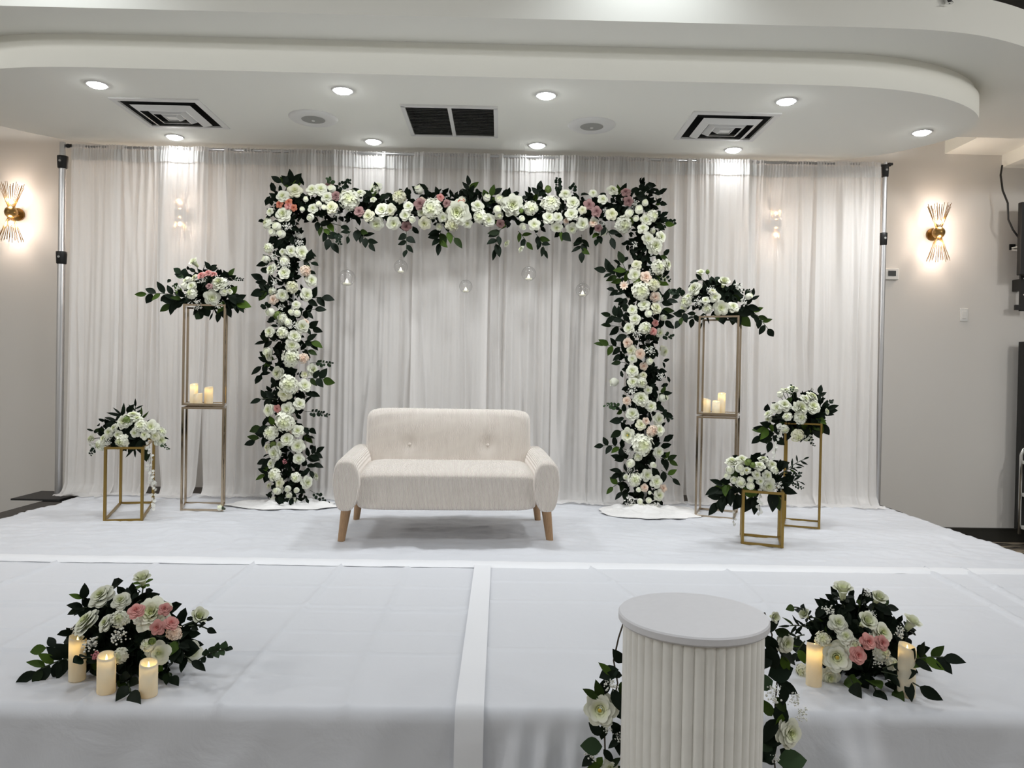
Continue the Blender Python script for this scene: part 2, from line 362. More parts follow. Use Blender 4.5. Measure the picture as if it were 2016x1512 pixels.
obj('cup', MB().tube([(0, .025, 0), (0, 0, 0)], .02, 12), 'chrome', t); obj('deflector', MB().lathe([(.0005, -.03), (.018, -.03), (.018, -.027)], 10).tube([(0, 0, 0), (0, 0, -.03)], .005, 6), 'chrome', t)
# ------------------------------------------------------------------ wall fittings
def sconce(px, py, label):
    p = PY(px, py, WY-.10); t = thing('wall_sconce', label, 'sconce', p, 'starburst wall sconces')
    obj('back_plate', MB().tube([(0, .10, 0), (0, .085, 0)], .055, 24), 'brass', t, smooth=False)
    obj('arm', MB().tube([(0, .09, 0), (0, 0, 0)], .014, 10), 'brass', t)
    obj('ball', MB().ball((0, 0, 0), .052, 20, 12), 'brass', t, smooth=True)
    for s in (1, -1):
        m = MB()
        for k in range(26):
            a = 2*math.pi*k/26 + .1; r1 = .022; r2 = .085 + .012*math.sin(k*2.3); L = .235 + .012*math.sin(k*1.7)
            m.tube([(r1*math.cos(a), r1*math.sin(a), s*.04), (r2*math.cos(a), min(.095, r2*math.sin(a)), s*L)], .0022, 5, False)
        obj('rod_fan', m, 'brass', t)
        obj('bulb', MB().ball((0, 0, s*.088), .019, 12, 8), 'bulb', t, smooth=True)
        lamp('sconce_glow', 'POINT', (0, -.03, s*.10), 5.6, (1, .83, .70), .03, parent=t)
sconce(22, 418, 'starburst brass wall sconce on bare wall beside the drape end with the wide bare deck')
sconce(355, 420, 'starburst wall sconce glowing faintly through the drape above the pink-topped tall stand')
sconce(1527, 441, 'starburst wall sconce veiled by the drape above the all-white tall stand')
sconce(1848, 458, 'starburst brass wall sconce above the light switch')
p = PY(1752, 540, WY)
t = thing('thermostat', 'white wall thermostat with small dark screen beside the drape', 'thermostat', p)
obj('body', MB().box((0, -.014, 0), (.135, .028, .098)), 'white', t, bevel=.006); obj('screen', MB().box((.004, -.029, .004), (.068, .004, .046)), 'screen', t)
p = PY(1897, 620, WY)
t = thing('light_switch', 'white rocker light switch plate below the sconce', 'switch', p)
obj('plate', MB().box((0, -.004, 0), (.07, .008, .115)), 'white', t, bevel=.003); obj('rocker', MB().box((0, -.010, 0), (.034, .008, .068)), 'white', t, bevel=.002)
# wall television, its bracket and cable
p = PY(2004, 470, WY-.20)
t = thing('wall_television', 'black wall-mounted television panel seen at its edge', 'television', (p.x, p.y, p.z))
obj('panel', MB().box((.55, 0, 0), (1.08, .05, .62)), 'blackp', t, bevel=.006)
obj('rear_housing', MB().box((.50, .06, -.06), (.86, .08, .36)), 'blackp', t, bevel=.01)
t2 = thing('wall_bracket', 'black steel television bracket with slotted foot plate', 'bracket', PY(2008, 560, WY-.11))
obj('upright', MB().box((.03, 0, .0), (.06, .02, .46)), 'blackm', t2); obj('foot_plate', MB().box((.03, 0, -.20), (.14, .022, .045)), 'blackm', t2)
obj('wall_arm', MB().box((.03, .055, .0), (.05, .11, .10)), 'blackm', t2)
for dz in (.05, -.09): obj('screw', MB().tube([(.025, -.010, dz), (.025, -.016, dz)], .006, 10), 'chrome', t2)
cab = [PY(*q) for q in ((1973, 326, 6.60), (1970, 345, 6.56), (1974, 375, 6.52), (1984, 400, 6.50), (1985, 432, 6.48), (1994, 452, 6.48), (2010, 474, 6.48))]
tag(obj('power_cable', MB().tube(cab, .008, 8), 'blackp', smooth=True), 'black cable dangling from the ceiling bulkhead to the television', 'cable')
p = PY(1992, 489, WY)
t = thing('wall_socket', 'small dark wall socket with white plug beside the television', 'socket', p)
obj('plate', MB().box((0, -.006, .01), (.05, .012, .05)), 'blackp', t); obj('plug', MB().tube([(-.01, -.012, 0), (.05, -.05, .01), (.07, -.09, .03)], .008, 8).tube([(-.01, -.012, -.015), (.06, -.06, -.03)], .008, 8), 'white', t)
# trolley in the corner
p = PZ(1998, 1074, 0)
t = thing('service_trolley', 'black service trolley with bent chrome frame and pale trays', 'trolley', (p.x+.015, p.y-.02, 0))
obj('cover', MB().box((.37, .05, .95), (.71, .06, 1.62)), 'blackp', t)
fr = MB()
for yy in (-.18, .02):
    fr.tube([(.02, yy, .10), (.02, yy, .78), (.035, yy, .83), (.08, yy, .86), (.66, yy, .86), (.72, yy, .83), (.74, yy, .78), (.74, yy, .10)], .014, 10)
obj('frame', fr, 'chrome', t, smooth=True)
for z in (.16, .44, .72): obj('tray', MB().box((.38, -.08, z), (.70, .22, .03)), 'white', t, bevel=.005)
for x in (.03, .73):
    c = obj('caster', MB().tube([(x-.012, -.18, .035), (x+.012, -.18, .035)], .035, 16).box((x, -.18, .075), (.03, .03, .05)), 'blackp', t)
    obj('caster_guard', MB().lathe([(.001, 0), (.05, 0), (.05, .012), (.001, .014)], 18, (x, -.18, .095)), 'grey', c)
# ------------------------------------------------------------------ stage and cloths
SX0, SX1, SY0, SY1 = -3.2, 2.80, 2.12, 6.14
t = thing('stage_platform', 'low dark stage platform under white cloths', 'stage', (0, 0, 0))
obj('deck', MB().box(((SX0+SX1)/2, (SY0+SY1)/2, SZ-.03), (SX1-SX0, SY1-SY0, .05)), 'deck', t)
for x in (SX0+.05, (SX0+SX1)/2, SX1-.05):
    for y in (SY0+.08, SY1-.08): obj('leg', MB().box((x, y, .2), (.06, .06, .41)), 'blackm', t)
def nz(x, y, z=0, s=1.0): return noise.noise(Vector((x*s, y*s, z)))
def stage_cloth(name, x0, x1, yb, yf, zoff, label, seed, hang=True, wr=1.0, cre=(), creY=(), edge=0):
    nx = int((x1-x0)/.014); rows = []
    ny = int((yb-yf)/.014); m = MB()
    prof = [(yb - (yb-yf)*j/ny, 0, 0) for j in range(ny+1)]
    if hang:
        rr = .035
        prof += [(yf - rr*math.sin(R(a)), -rr*(1-math.cos(R(a))), 1) for a in (18, 36, 54, 72, 90)]
        prof += [(yf - rr, -rr - (SZ-.05-rr)*k/22, 1) for k in range(1, 23)]
    for (y, dz, hg) in prof:
        row = []
        for i in range(nx+1):
            x = x0 + (x1-x0)*i/nx; z = SZ + zoff + dz; yy = y
            if not hg or dz > -.03:
                h = .0035*max(0, nz(x, y, seed, 2.2)) + .0022*max(0, nz(x*1.0, y*2.2, seed+5, 6))
                h += .0012*abs(nz(x, y, seed+9, 14))
                for c, sl_, a in cre:
                    d = x - (c + sl_*(y-3)); h += 2.6*a*math.exp(-(d/.010)**2)
                for c, sl_, a in creY:
                    d = y - (c + sl_*x); h += 2.2*a*math.exp(-(d/.009)**2)
                z += h*wr
            if hg:
                dep = min(1, -dz/.4); g = .018*nz(x, 0, seed, 3.5) + .012*nz(x + .25*dep, 0, seed+3, 9)*(.4+dep)
                for c, wd, a in (((.08, .035, .05), (.155, .03, .055), (.235, .03, .05), (.33, .04, .06), (.95, .06, .06), (1.02, .04, .04)) if seed == 2 else ((-1.9, .1, .02),)):
                    d = x - c - dep*.06*(-1 if c < .5 else .5); g += a*math.exp(-(d/(wd*(.5+dep)))**2)*min(1, 3*dep+.25)
                yy -= (g + .012)*min(1, dep*2+.15) + .05*dep*dep
            row.append((x, yy, z))
        rows.append(row)
    m.loft(rows, False, False)
    o = obj(name, m, 'cloth', smooth=True)
    sd = o.modifiers.new('thickness', 'SOLIDIFY'); sd.thickness = .0015; sd.offset = 1
    return tag(o, label, 'cloth', 'white cloths covering the stage')
cre = [(-2.55, 0, .003), (-2.1, .02, .004), (-1.62, 0, .003), (-1.15, -.02, .005), (-.75, .01, .004), (-.42, -.01, .003)]
crY = [(2.5, .0, .003), (2.72, .01, .003), (2.95, -.01, .004), (3.02, 0, .003), (3.3, .01, .003)]
stage_cloth('floor_cloth', -2.96, -.028, 3.74, SY0, .008, 'smooth white cloth over the stage front beneath the bouquet with three candles', 1, cre=cre, creY=crY)
stage_cloth('floor_cloth', -.107, 2.84, 3.74, SY0, .012, 'smooth white cloth over the stage front behind the fluted pedestal', 2, cre=[(.62, -.25, .004), (1.1, .02, .003), (2.05, .1, .006), (2.2, .15, .006)], creY=[(2.55, 0, .003), (3.1, 0, .003), (3.4, 0, .003)])
fc = [o for o in col.objects if o.name.startswith('floor_cloth')][-1]
rows = []
for y, z in [(3.70 - 1.58*j/40, SZ+.0195) for j in range(41)] + [(SY0 - .050*math.sin(R(a)), SZ+.0195 - .044*(1-math.cos(R(a)))) for a in (18, 36, 54, 72, 90)] + [(SY0 - .056 - .075*(k/12)**1.2, SZ - .0245 - .36*k/12) for k in range(1, 13)]:
    rows.append([(-.107 + .079*i/6, y - .002, z + .002*abs(nz(i*.3, y, 77, 3))) for i in range(7)])
hm = MB(); hm.loft(rows, False, False); obj('hem', hm, 'cloth2', fc, smooth=True)
# rear cloth: crumpled, with a slightly wavy side and a flat hem at its front
def rear_cloth():
    m = MB(); x0, x1, yf, yb = -2.96, 2.835, 3.64, 5.62; nx, ny = 400, 140; rows = []
    for j in range(ny+1):
        y = yf + (yb-yf)*j/ny; row = []
        for i in range(nx+1):
            u = i/nx; wl = .035*nz(0, y, 3, 4) + .02*nz(0, y, 5, 11); x = (x0+wl)*(1-u) + x1*u
            k = min(1, max(0, (y-yf-.12)/.10))
            h = .004 + .014*max(0, nz(x, y*1.8, 21, 2.4))*k + .012*abs(nz(x*1.1, y*1.6, 25, 7))*k + .006*abs(nz(x, y, 31, 16))*(.3+.7*k)
            if -.9 < x < .5 and 4.0 < y < 5: h += .012*max(0, nz(x*.8, y*2.5, 41, 6))
            yy = y + (.012*nz(x, 0, 8, 2.2) + .005*nz(x, 0, 9, 9))*(1 if j == 0 else max(0, 1-j/8))
            h += .002*math.exp(-((y-yf)/.012)**2)
            row.append((x, yy, SZ+.014+h if j > 1 else SZ+.0085+.004*j))
        rows.append(row)
    m.loft(rows, False, False)
    o = obj('floor_cloth', m, 'cloth', smooth=True); sd = o.modifiers.new('thickness', 'SOLIDIFY'); sd.thickness = .002; sd.offset = 1
    tag(o, 'crumpled white cloth on the stage beneath the sofa and arch', 'cloth', 'white cloths covering the stage')
    hm = MB(); rows = []
    for j in range(7):
        row = []
        for i in range(301):
            x = -2.93 + 5.74*i/300; y = yf - .002 + .10*j/6 + .012*nz(x, 0, 8, 2.2)
            row.append((x, y, SZ+.0235 + .004*abs(nz(x, y, 51, 9)) - (.0125 if j == 0 else .005 if j in (1, 6) else 0)))
        rows.append(row)
    hm.loft(rows, False, False); obj('hem', hm, 'cloth2', o, smooth=True)
rear_cloth()
def gauze(cx, cy, rx, ry, seed, label):
    rows = []; n = 60
    for j in range(26):
        r = j/25; row = []
        for i in range(n+1):
            a = 2*math.pi*i/n; k = 1 + .22*nz(math.cos(a), math.sin(a), seed, 2.2) + .06*nz(math.cos(a), math.sin(a), seed, 7)
            x = cx + rx*r*k*math.cos(a); y = cy + ry*r*k*math.sin(a)
            h = .004 + .05*(1-r**3)*abs(nz(x, y, seed, 9)) + .02*(1-r**2)*abs(nz(x, y, seed+2, 22)) + .012*(1-r)
            row.append((x, y, SZ+.028+h))
        rows.append(row)
    m = MB(); m.loft(rows, False, False)
    tag(obj('gauze_cloth', m, 'gauze', smooth=True), label, 'cloth', 'gauze cloths around the arch feet')
gauze(-1.45, 5.20, .36, .21, 61, 'crumpled white gauze puddled at the arch foot near the short wide stand')
gauze(1.03, 5.14, .36, .27, 71, 'crumpled white gauze puddled at the arch foot near the all-white tall stand')
# ------------------------------------------------------------------ drape
DY = 5.62
bounds_px = [146, 238, 322, 408, 560, 690, 822, 960, 1098, 1230, 1358, 1482, 1612, 1731]
gaps = {2: .075, 3: .045, 10: .03}
bx = [PY(p, 310, DY).x for p in bounds_px]
where = ['beside the end upright near the bare deck', 'behind the short wide gold stand', 'with a wall sconce glowing through beside the pink-topped tall stand', 'between the tall pink-topped stand and the arch', 'behind the pink-cornered arch leg', 'behind the sofa arm beside the first two glass globes', 'behind the sofa on the near side of the middle upright',
         'behind the sofa just past the middle upright', 'behind the last two glass globes', 'behind the arch leg beside the all-white tall stand', 'behind the tall stand with all-white flowers', 'behind the square low gold stand', 'beside the end upright next to the thermostat']
TOPZ = 2.985
for k in range(len(bx)-1):
    x0, x1 = bx[k] - (.02 if k else 0), bx[k+1] + (.02 if k < len(bx)-2 else 0); dyk = .020 if k % 2 else -.012; nx = int((x1-x0)/.0045); rows = []; hd = []
    prof = [TOPZ + .022 - .022*i/2 for i in range(2)] + [TOPZ - .012*i for i in range(1, 9)] + [TOPZ - .1 - (TOPZ-.1-SZ-.10)*(i/30) for i in range(1, 31)]
    prof = [(z, 0, 0) for z in prof] + [(SZ+.03+.07*(1-i/6)**1.5, .012*i, i/6) for i in range(1, 7)] + [(SZ+.030, .072+.022*i, 1) for i in range(1, 6)]
    ph = random.random()*20
    for r_, (z, fwd, pud) in enumerate(prof):
        d = min(1, max(0, (TOPZ-z)/2.5)); row = []
        g0 = gaps.get(k, 0)*d**4; g1 = gaps.get(k+1, 0)*d**4
        for i in range(nx+1):
            u = i/nx; x = (x0+g0)*(1-u) + (x1-g1)*u
            s = x*1.0 + k*3.1
            f = .024*nz(s*5.5, d*1.1, ph) + .026*nz(s*14, d*1.6, ph+4)*(1-.3*d) + .017*nz(s*36, d*2.2, ph+8)*(1-d*.45)
            gat = math.exp(-d*22)
            f = f*(1-.55*gat) + gat*.006*math.sin(s*2*math.pi/.021 + 2*nz(s, 0, 2, 7))
            f -= .030*max(0, 1 - abs(nz(s*6.5, d*.9, ph+15))*7)*(.4+.6*d)
            if k % 3 == 1: f += .010*math.sin(s*2*math.pi/.055+ph)*(.3+.7*d)*(1-pud)
            zz = z
            if pud: zz = SZ+.03 + (z-SZ-.03) + .028*abs(nz(x, fwd*4, ph, 9))*pud; f += .05*nz(x, 0, ph+3, 3.2)*pud*.8
            ed_ = min(1, min(u, 1-u)/.09); ed_ = ed_*ed_*(3-2*ed_)
            row.append((x, DY - .02 + dyk*(1-.6*gat) - fwd*.8 + f*1.35*(.15+.85*ed_) - .045*d**3, zz))
        rows.append(row)
        if 2 <= r_ <= 9: hd.append([(p[0], p[1]-.006, p[2]) for p in row])
    m = MB(); m.loft(rows, False, False)
    o = tag(obj('sheer_drape', m, 'sheer', smooth=True), 'sheer white gathered drape panel ' + where[k], 'drape', 'sheer drape panels behind the stage')
    h = MB(); h.loft(hd, False, False); obj('header_band', h, 'header', o, smooth=True)
tag(obj('drape_crossbar', MB().tube([(bx[0]-.07, DY-.012, TOPZ+.008), (bx[-1]+.04, DY-.012, TOPZ+.008)], .011, 10), 'alu', smooth=True), 'long slim aluminium bar carrying the sheer drape', 'bar')
def upright(x, y, top, r, collars, label, front=True):
    t = thing('drape_upright', label, 'pole', (x, y, SZ), 'uprights of the drape frame')
    zz = [.004] + [c-SZ for c in collars] + [top-SZ]
    for i in range(len(zz)-1): obj('pole', MB().lathe([(r*(1-.1*i), zz[i]), (r*(1-.1*i), zz[i+1]), (.001, zz[i+1])], 20), 'alu', t, smooth=False)
    for c in collars:
        cc = obj('collar', MB().lathe([(r*1.0, -.045), (r*1.28, -.04), (r*1.42, .03), (r*1.42, .045), (r*.9, .047)], 20, (0, 0, c-SZ)), 'blackp', t, smooth=True)
        obj('button', MB().tube([(0, -r*1.3, c-SZ+.005), (0, -r*1.55, c-SZ+.005)], .008, 10), 'grey', cc)
    obj('base_plate', MB().box((-.03 if x < 0 else -.10, -.05, .006), (.34, .36, .012)), 'blackm', t)
    if front: obj('hook', MB().tube([(r, 0, TOPZ+.01-SZ), (r+.035, .0, TOPZ+.015-SZ)], .010, 8).ball((r+.012, 0, TOPZ+.01-SZ), .016), 'blackp', t)
pl = PY(124, 900, 5.60)
upright(-3.205, 5.60, 3.02, .026, [PY(124, 508, 5.6).z, PY(126, 320, 5.6).z], 'silver upright pole with black collars standing on the bare dark deck')
pr = PY(1741, 400, 5.60)
upright(pr.x, 5.60, 3.01, .019, [PY(1739, 471, 5.6).z, PY(1739, 337, 5.6).z], 'silver upright pole with black collars beside the thermostat')
upright(PY(962, 330, 5.66).x, 5.67, 3.02, .019, [2.3], 'upright pole hidden behind the middle of the sheer drape', False)
# ------------------------------------------------------------------ sofa
sofa = thing('loveseat_sofa', 'cream corduroy loveseat with rounded arms and oak legs', 'sofa', (-.277, 4.17, SZ+.022), None, R(3.3))
def sup(a, b, n, p=5.0, c=(0, 0)):
    out = []
    for k in range(n):
        th = 2*math.pi*k/n; cs, sn = math.cos(th), math.sin(th)
        out.append((c[0] + a*math.copysign(abs(cs)**(2/p), cs), c[1] + b*math.copysign(abs(sn)**(2/p), sn)))
    return out
# local frame: x along the sofa, y back, z up; front legs at y = 0, floor z = 0
m = MB(); rings = []
for y, kx, z0, z1 in ((-.115, .975, .25, .335), (-.128, .99, .215, .355), (-.13, .995, .20, .365), (-.12, 1, .19, .378), (-.09, 1, .185, .392), (.05, 1, .185, .405), (.25, 1, .185, .408), (.45, 1, .185, .40), (.58, 1, .185, .39)):
    rings.append([(x*kx, y, (z0+z1)/2 + z) for x, z in sup(.475, (z1-z0)/2, 72, 9)])
m.loft(rings); obj('seat', m, 'cord', sofa, smooth=True)
m = MB(); rings = []
for t_, dy, hx in ((-.075, -.0, .46), (-.068, -.002, .485), (-.045, -.004, .497), (0, -.004, .50), (.045, -.002, .497), (.068, 0, .485), (.075, 0, .46)):
    rg = []
    for x, z in sup(hx, .240 - (.5-hx)*.9, 96, 11):
        hz = z + .462
        dim = 0
        if t_ < 0:
            for bxx in (-.235, .235): dim += .012*math.exp(-(((x-bxx)/.05)**2 + ((z-.02)/.05)**2))
        rg.append((x, .47 + t_ + (hz-.25)*.16 + dim, hz))
    rings.append(rg)
m.loft(rings, False)
# front and back skins as grids
def skin(t_, hx, hzv, flip):
    rows = []
    for j in range(25):
        v = -1 + 2*j/24; row = []
        for i in range(49):
            u = -1 + 2*i/48
            # square to superellipse
            k = (abs(u)**11 + abs(v)**11)**(1/11) or 1; mx_ = max(abs(u), abs(v)) or 1; s_ = mx_/k
            x, z = hx*u*s_, hzv*v*s_; hz = z+.462
            bul = .02*(1-u**4)*(1-v**4)*(-1 if t_ < 0 else .3)
            dim = 0
            if t_ < 0:
                for bxx in (-.235, .235): dim += .014*math.exp(-(((x-bxx)/.045)**2 + ((z-.03)/.045)**2))
            row.append((x, .47 + t_ + (hz-.25)*.16 + bul + dim, hz))
        rows.append(row if not flip else row[::-1])
    return rows
m.loft(skin(-.075, .462, .206, False), False, False); m.loft(skin(.075, .462, .206, True), False, False)
back = obj('backrest', m, 'cord', sofa, smooth=True)
for bxx in (-.235, .235): obj('button', MB().ball((bxx, .47-.075+(.49-.25)*.16-.006, .49), .009, 12, 8), 'cord', back, smooth=True)
for s in (-1, 1):
    m = MB(); rings = []
    # cross-sections along y: arm front is a tall round-topped bolster
    for y, sc, top in ((-.150, .45, .425), (-.158, .72, .43), (-.160, .86, .435), (-.152, .95, .44), (-.13, 1, .445), (-.05, 1.0, .45), (.10, 1, .455), (.30, 1, .462), (.42, .98, .466), (.55, .95, .468), (.60, .85, .46), (.61, .6, .45)):
        rg = []; zb = .185 + (1-sc)*.07; tp = top + .012 - (1-sc)*.07
        for k in range(40):
            th = 2*math.pi*k/40; cs, sn = math.cos(th), math.sin(th)
            xx = math.copysign(abs(cs)**(2/3.2), cs); zz = math.copysign(abs(sn)**(2/(2.3 if sn > 0 else 7)), sn)
            zc = (zb+tp)/2; h = (tp-zb)/2; hz = zc + zz*h
            tt = min(1, max(0, (hz-zb)/(tp-zb))); wv_ = (.043 + .029*math.sin(math.pi/2*min(1, tt/.62)))*(.25 + .75*sc)
            rg.append((s*(.532 - .004*math.sin(math.pi*tt)) + xx*wv_, y, hz))
        rings.append(rg if s > 0 else rg)
    m.loft(rings); obj('armrest', m, 'cord', sofa, smooth=True)
for x, y in ((-.556, 0), (.556, 0), (-.556, .6), (.556, .6)):
    sx = -1 if x < 0 else 1; sy = -1 if y == 0 else 1
    obj('leg', MB().tube([(x - sx*.012 - 0, y - sy*.012, .20), (x + sx*.012, y + sy*.015, 0)], [.029, .019], 16), 'oak', sofa, smooth=False)
# ------------------------------------------------------------------ flower and leaf prototypes
def petal(m, a0, hw, r0, r1, z0, z1, curl, ruff=0, nu=5, nv=4, seed=0):
    rows = []
    for j in range(nv+1):
        v = j/nv; row = []
        for i in range(nu+1):
            u = -1 + 2*i/nu; vv = v*(1 - .22*u*u)
            r = r0 + (r1-r0)*(vv**1.4) + curl*max(0, vv-.72)*1.2; z = z0 + (z1-z0)*math.sin(vv*math.pi/2) - curl*max(0, vv-.8)*.9
            a = a0 + u*hw*(.55+.45*math.sin(math.pi*min(1, .25+vv*.6)))
            if ruff: r += ruff*math.sin(u*5+seed)*vv; z += ruff*math.cos(u*6+seed*2)*vv
            r *= 1 + .05*u
            row.append((r*math.cos(a), r*math.sin(a), z))
        rows.append(row)
    m.loft(rows, False, False)
def rose(seed, rings, ruff=0):
    rn = random.Random(seed); m = MB()
    m.lathe([(.02, 0), (.05, .12), (.045, .22), (.02, .27), (.001, .24)], 8)
    for n, r0, r1, z0, z1, curl in rings:
        off = rn.random()*6
        for k in range(n): petal(m, off + 2*math.pi*k/n, math.pi/n*1.45, r0, r1*(.93+.14*rn.random()), z0, z1*(.93+.14*rn.random()), curl*(.7+.6*rn.random()), ruff, seed=rn.random()*6)
    m.v = [(x, y, z-.16) for x, y, z in m.v]
    return m.mesh('rose', True)
ROSE = [rose(i, [(3, .02, .07, .02, .30, .01), (3, .03, .12, .01, .31, .03), (3, .04, .18, 0, .30, .06), (4, .05, .25, -.02, .28, .09), (5, .06, .33, -.05, .24, .13), (5, .07, .40, -.08, .17, .17), (5, .08, .46, -.11, .08, .18)]) for i in range(3)]
PEONY = [rose(20+i, [(4, .03, .12, 0, .36, .02), (5, .05, .19, 0, .37, .03), (6, .07, .27, -.02, .35, .05), (7, .08, .35, -.04, .30, .07), (7, .09, .43, -.07, .20, .10), (7, .09, .49, -.1, .08, .10)], .018) for i in range(2)]
TULIP = [rose(30+i, [(3, .06, .16, 0, .52, -.02), (4, .08, .25, -.02, .55, .04), (5, .08, .33, -.04, .50, .12)]) for i in range(2)]
RANUN = [rose(40+i, [(4, .05, .12, .02, .15, .01), (5, .10, .22, .02, .20, .02), (6, .09, .32, -.02, .26, .05), (6, .09, .42, -.06, .20, .08), (6, .08, .49, -.10, .10, .10)]) for i in range(2)]
def hydrangea(seed):
    rn = random.Random(seed); m = MB(); g = math.pi*(3-math.sqrt(5))
    for k in range(34):
        z = 1 - k/33*1.05; r = math.sqrt(max(0, 1-z*z)); a = k*g
        n = Vector((r*math.cos(a), r*math.sin(a), z)).normalized(); c = n*.38*(.84+.30*rn.random()); c.z = c.z*.8 - .08
        q = n.to_track_quat('Z', 'Y') @ Quaternion((0, 0, 1), rn.random()*6)
        for i in range(4):
            b = i*math.pi/2; d = Vector((math.cos(b), math.sin(b), 0)); s = Vector((-d.y, d.x, 0))
            pts = [Vector((0, 0, 0)), d*.05 + s*.05 + Vector((0, 0, .014)), d*.10 + s*.066 + Vector((0, 0, .030)), d*.15 + s*.032 + Vector((0, 0, .026)), d*.15 - s*.032 + Vector((0, 0, .026)), d*.10 - s*.066 + Vector((0, 0, .030)), d*.05 - s*.05 + Vector((0, 0, .014))]; zs = rn.uniform(.85, 1.2); tw = Vector((0, 0, rn.uniform(-.03, .03)))
            m.add([c + q @ (p*zs + tw*(p.length/.15)) for p in pts], [(0, 1, 2, 3), (0, 3, 4), (0, 4, 5, 6)])
    m.lathe([(.05, -.2), (.3, -.12), (.33, .02), (.22, .16), (.001, .22)], 10)
    return m.mesh('hydrangea', False)
HYD = [hydrangea(i) for i in range(3)]
def bud(seed):
    m = MB(); rn = random.Random(seed)
    m.lathe([(.02, -.45), (.28, -.32), (.44, -.05), (.42, .22), (.26, .42), (.1, .46), (.001, .42)], 14)
    for k in range(3): petal(m, k*2.1+rn.random(), 1.15, .2, .455, -.4, .46, -.25, 0, 5, 4)
    return m.mesh('rose_bud', True)
BUD = [bud(i) for i in range(2)]
def spray(seed, n=44, ball=.05):
    rn = random.Random(seed); m = MB()
    for k in range(n):
        d = Vector((rn.uniform(-1, 1), rn.uniform(-1, 1), rn.uniform(-.1, 1))).normalized()*rn.uniform(.12, .5)
        m.ball(d, ball*rn.uniform(.7, 1.2), 6, 4)
        if k % 3 == 0: m.tube([(0, 0, -.2), d*.5, d], .004, 3, False)
    return m.mesh('blossom_spray', True)
SPRAY = [spray(i) for i in range(2)]
BERRY = [spray(9, 22, .09)]
DAISY = []
m = MB()
for k in range(9): petal(m, 2*math.pi*k/9, .33, .06, .48, 0, .10, .02, 0, 3, 3)
m.ball((0, 0, .05), .10, 8, 5); DAISY.append(m.mesh('daisy', True))
m = MB()
for k in range(5): petal(m, 2*math.pi*k/5, .45, .02, .36, -.20, -.02, .15, 0, 3, 3)
m.lathe([(.02, -.34), (.10, -.26), (.09, -.12)], 8); SEPAL = m.mesh('sepals', True)
def leaf_mesh(wd, pt, bend, fold):
    v = []; f = []; n = 6
    for i in range(n+1):
        t_ = i/n; wv = wd*(math.sin(math.pi*t_**pt))**.9 if 0 < t_ < 1 else .004; z = -bend*t_*t_
        v += [(t_, wv, z + fold*wv), (t_, 0, z), (t_, -wv, z + fold*wv)]
    for i in range(n):
        a = i*3; f += [(a, a+1, a+4, a+3), (a+1, a+2, a+5, a+4)]
    me = bpy.data.meshes.new('leaf'); me.from_pydata(v, [], f); me.update(); me.polygons.foreach_set('use_smooth', [True]*len(me.polygons)); return me
LEAF = {'o': [leaf_mesh(.27, .80, .12, .30), leaf_mesh(.30, .85, .22, .2), leaf_mesh(.24, .8, -.08, .35)],
        'r': [leaf_mesh(.42, .95, .10, .15), leaf_mesh(.38, .9, .15, .2)],
        'n': [leaf_mesh(.13, .85, .15, .3), leaf_mesh(.11, .8, .25, .3)]}
KIND = {'R': ('rose', ROSE, 'white_p'), 'C': ('rose', ROSE, 'cream_p'), 'E': ('rose', ROSE, 'blush_p'), 'P': ('peony', PEONY, 'white_p'), 'T': ('rose', TULIP, 'white_p'), 'N': ('ranunculus', RANUN, 'white_p'),
        'H': ('hydrangea', HYD, 'white_p'), 'h': ('hydrangea', HYD, 'cream_p'), 'B': ('rose_bud', BUD, 'white_p'), 'K': ('pink_rose', ROSE, 'pink_p'), 'M': ('mauve_rose', ROSE, 'mauve_p'), 'O': ('coral_rose', ROSE, 'coral_p'),
        'L': ('pink_hydrangea', HYD, 'blush_p'), 'W': ('blossom_spray', SPRAY, 'tiny'), 'G': ('green_bud', BUD, 'green_p'), 'Y': ('pink_berry_cluster', BERRY, 'berry'), 'D': ('daisy', DAISY, 'blush_p')}
def toward_cam(p): return (CAM - p).normalized()
def flower(t, p, diam, kind, nrm, rnd=.35, sepal=False):
    name, protos, mat = KIND[kind]
    n = (Vector(nrm) + Vector((random.uniform(-1, 1), random.uniform(-1, 1), random.uniform(-1, 1)))*rnd).normalized()
    q = n.to_track_quat('Z', 'Y') @ Quaternion((0, 0, 1), random.random()*6.28)
    sc = Vector((diam, diam, diam*random.uniform(.9, 1.1)))
    o = obj(name, random.choice(protos), mat, t, p - t.location, q, sc)
    if sepal: obj('sepals', SEPAL, 'leaf', o)
    if kind == 'N': obj('stamen', STAM, 'stamen', o)
    return o
STAM = MB().ball((0, 0, .06), .06, 10, 6).mesh('stamen', True)
def leaf_at(par, origin, p, d, size, kind, mat='leaf', nrm=None):
    n = nrm or (toward_cam(p) + Vector((random.uniform(-.55, .55), random.uniform(-.3, .3), random.uniform(-.2, .75))))
    x = d.normalized(); z = (n - x*n.dot(x)).normalized(); y = z.cross(x)
    q = Matrix((x, y, z)).transposed().to_quaternion()
    s = size*random.uniform(.85, 1.15)
    obj('leaf', random.choice(LEAF[kind]), mat, par, p - origin, q, (s, s*random.uniform(.85, 1.1), s))
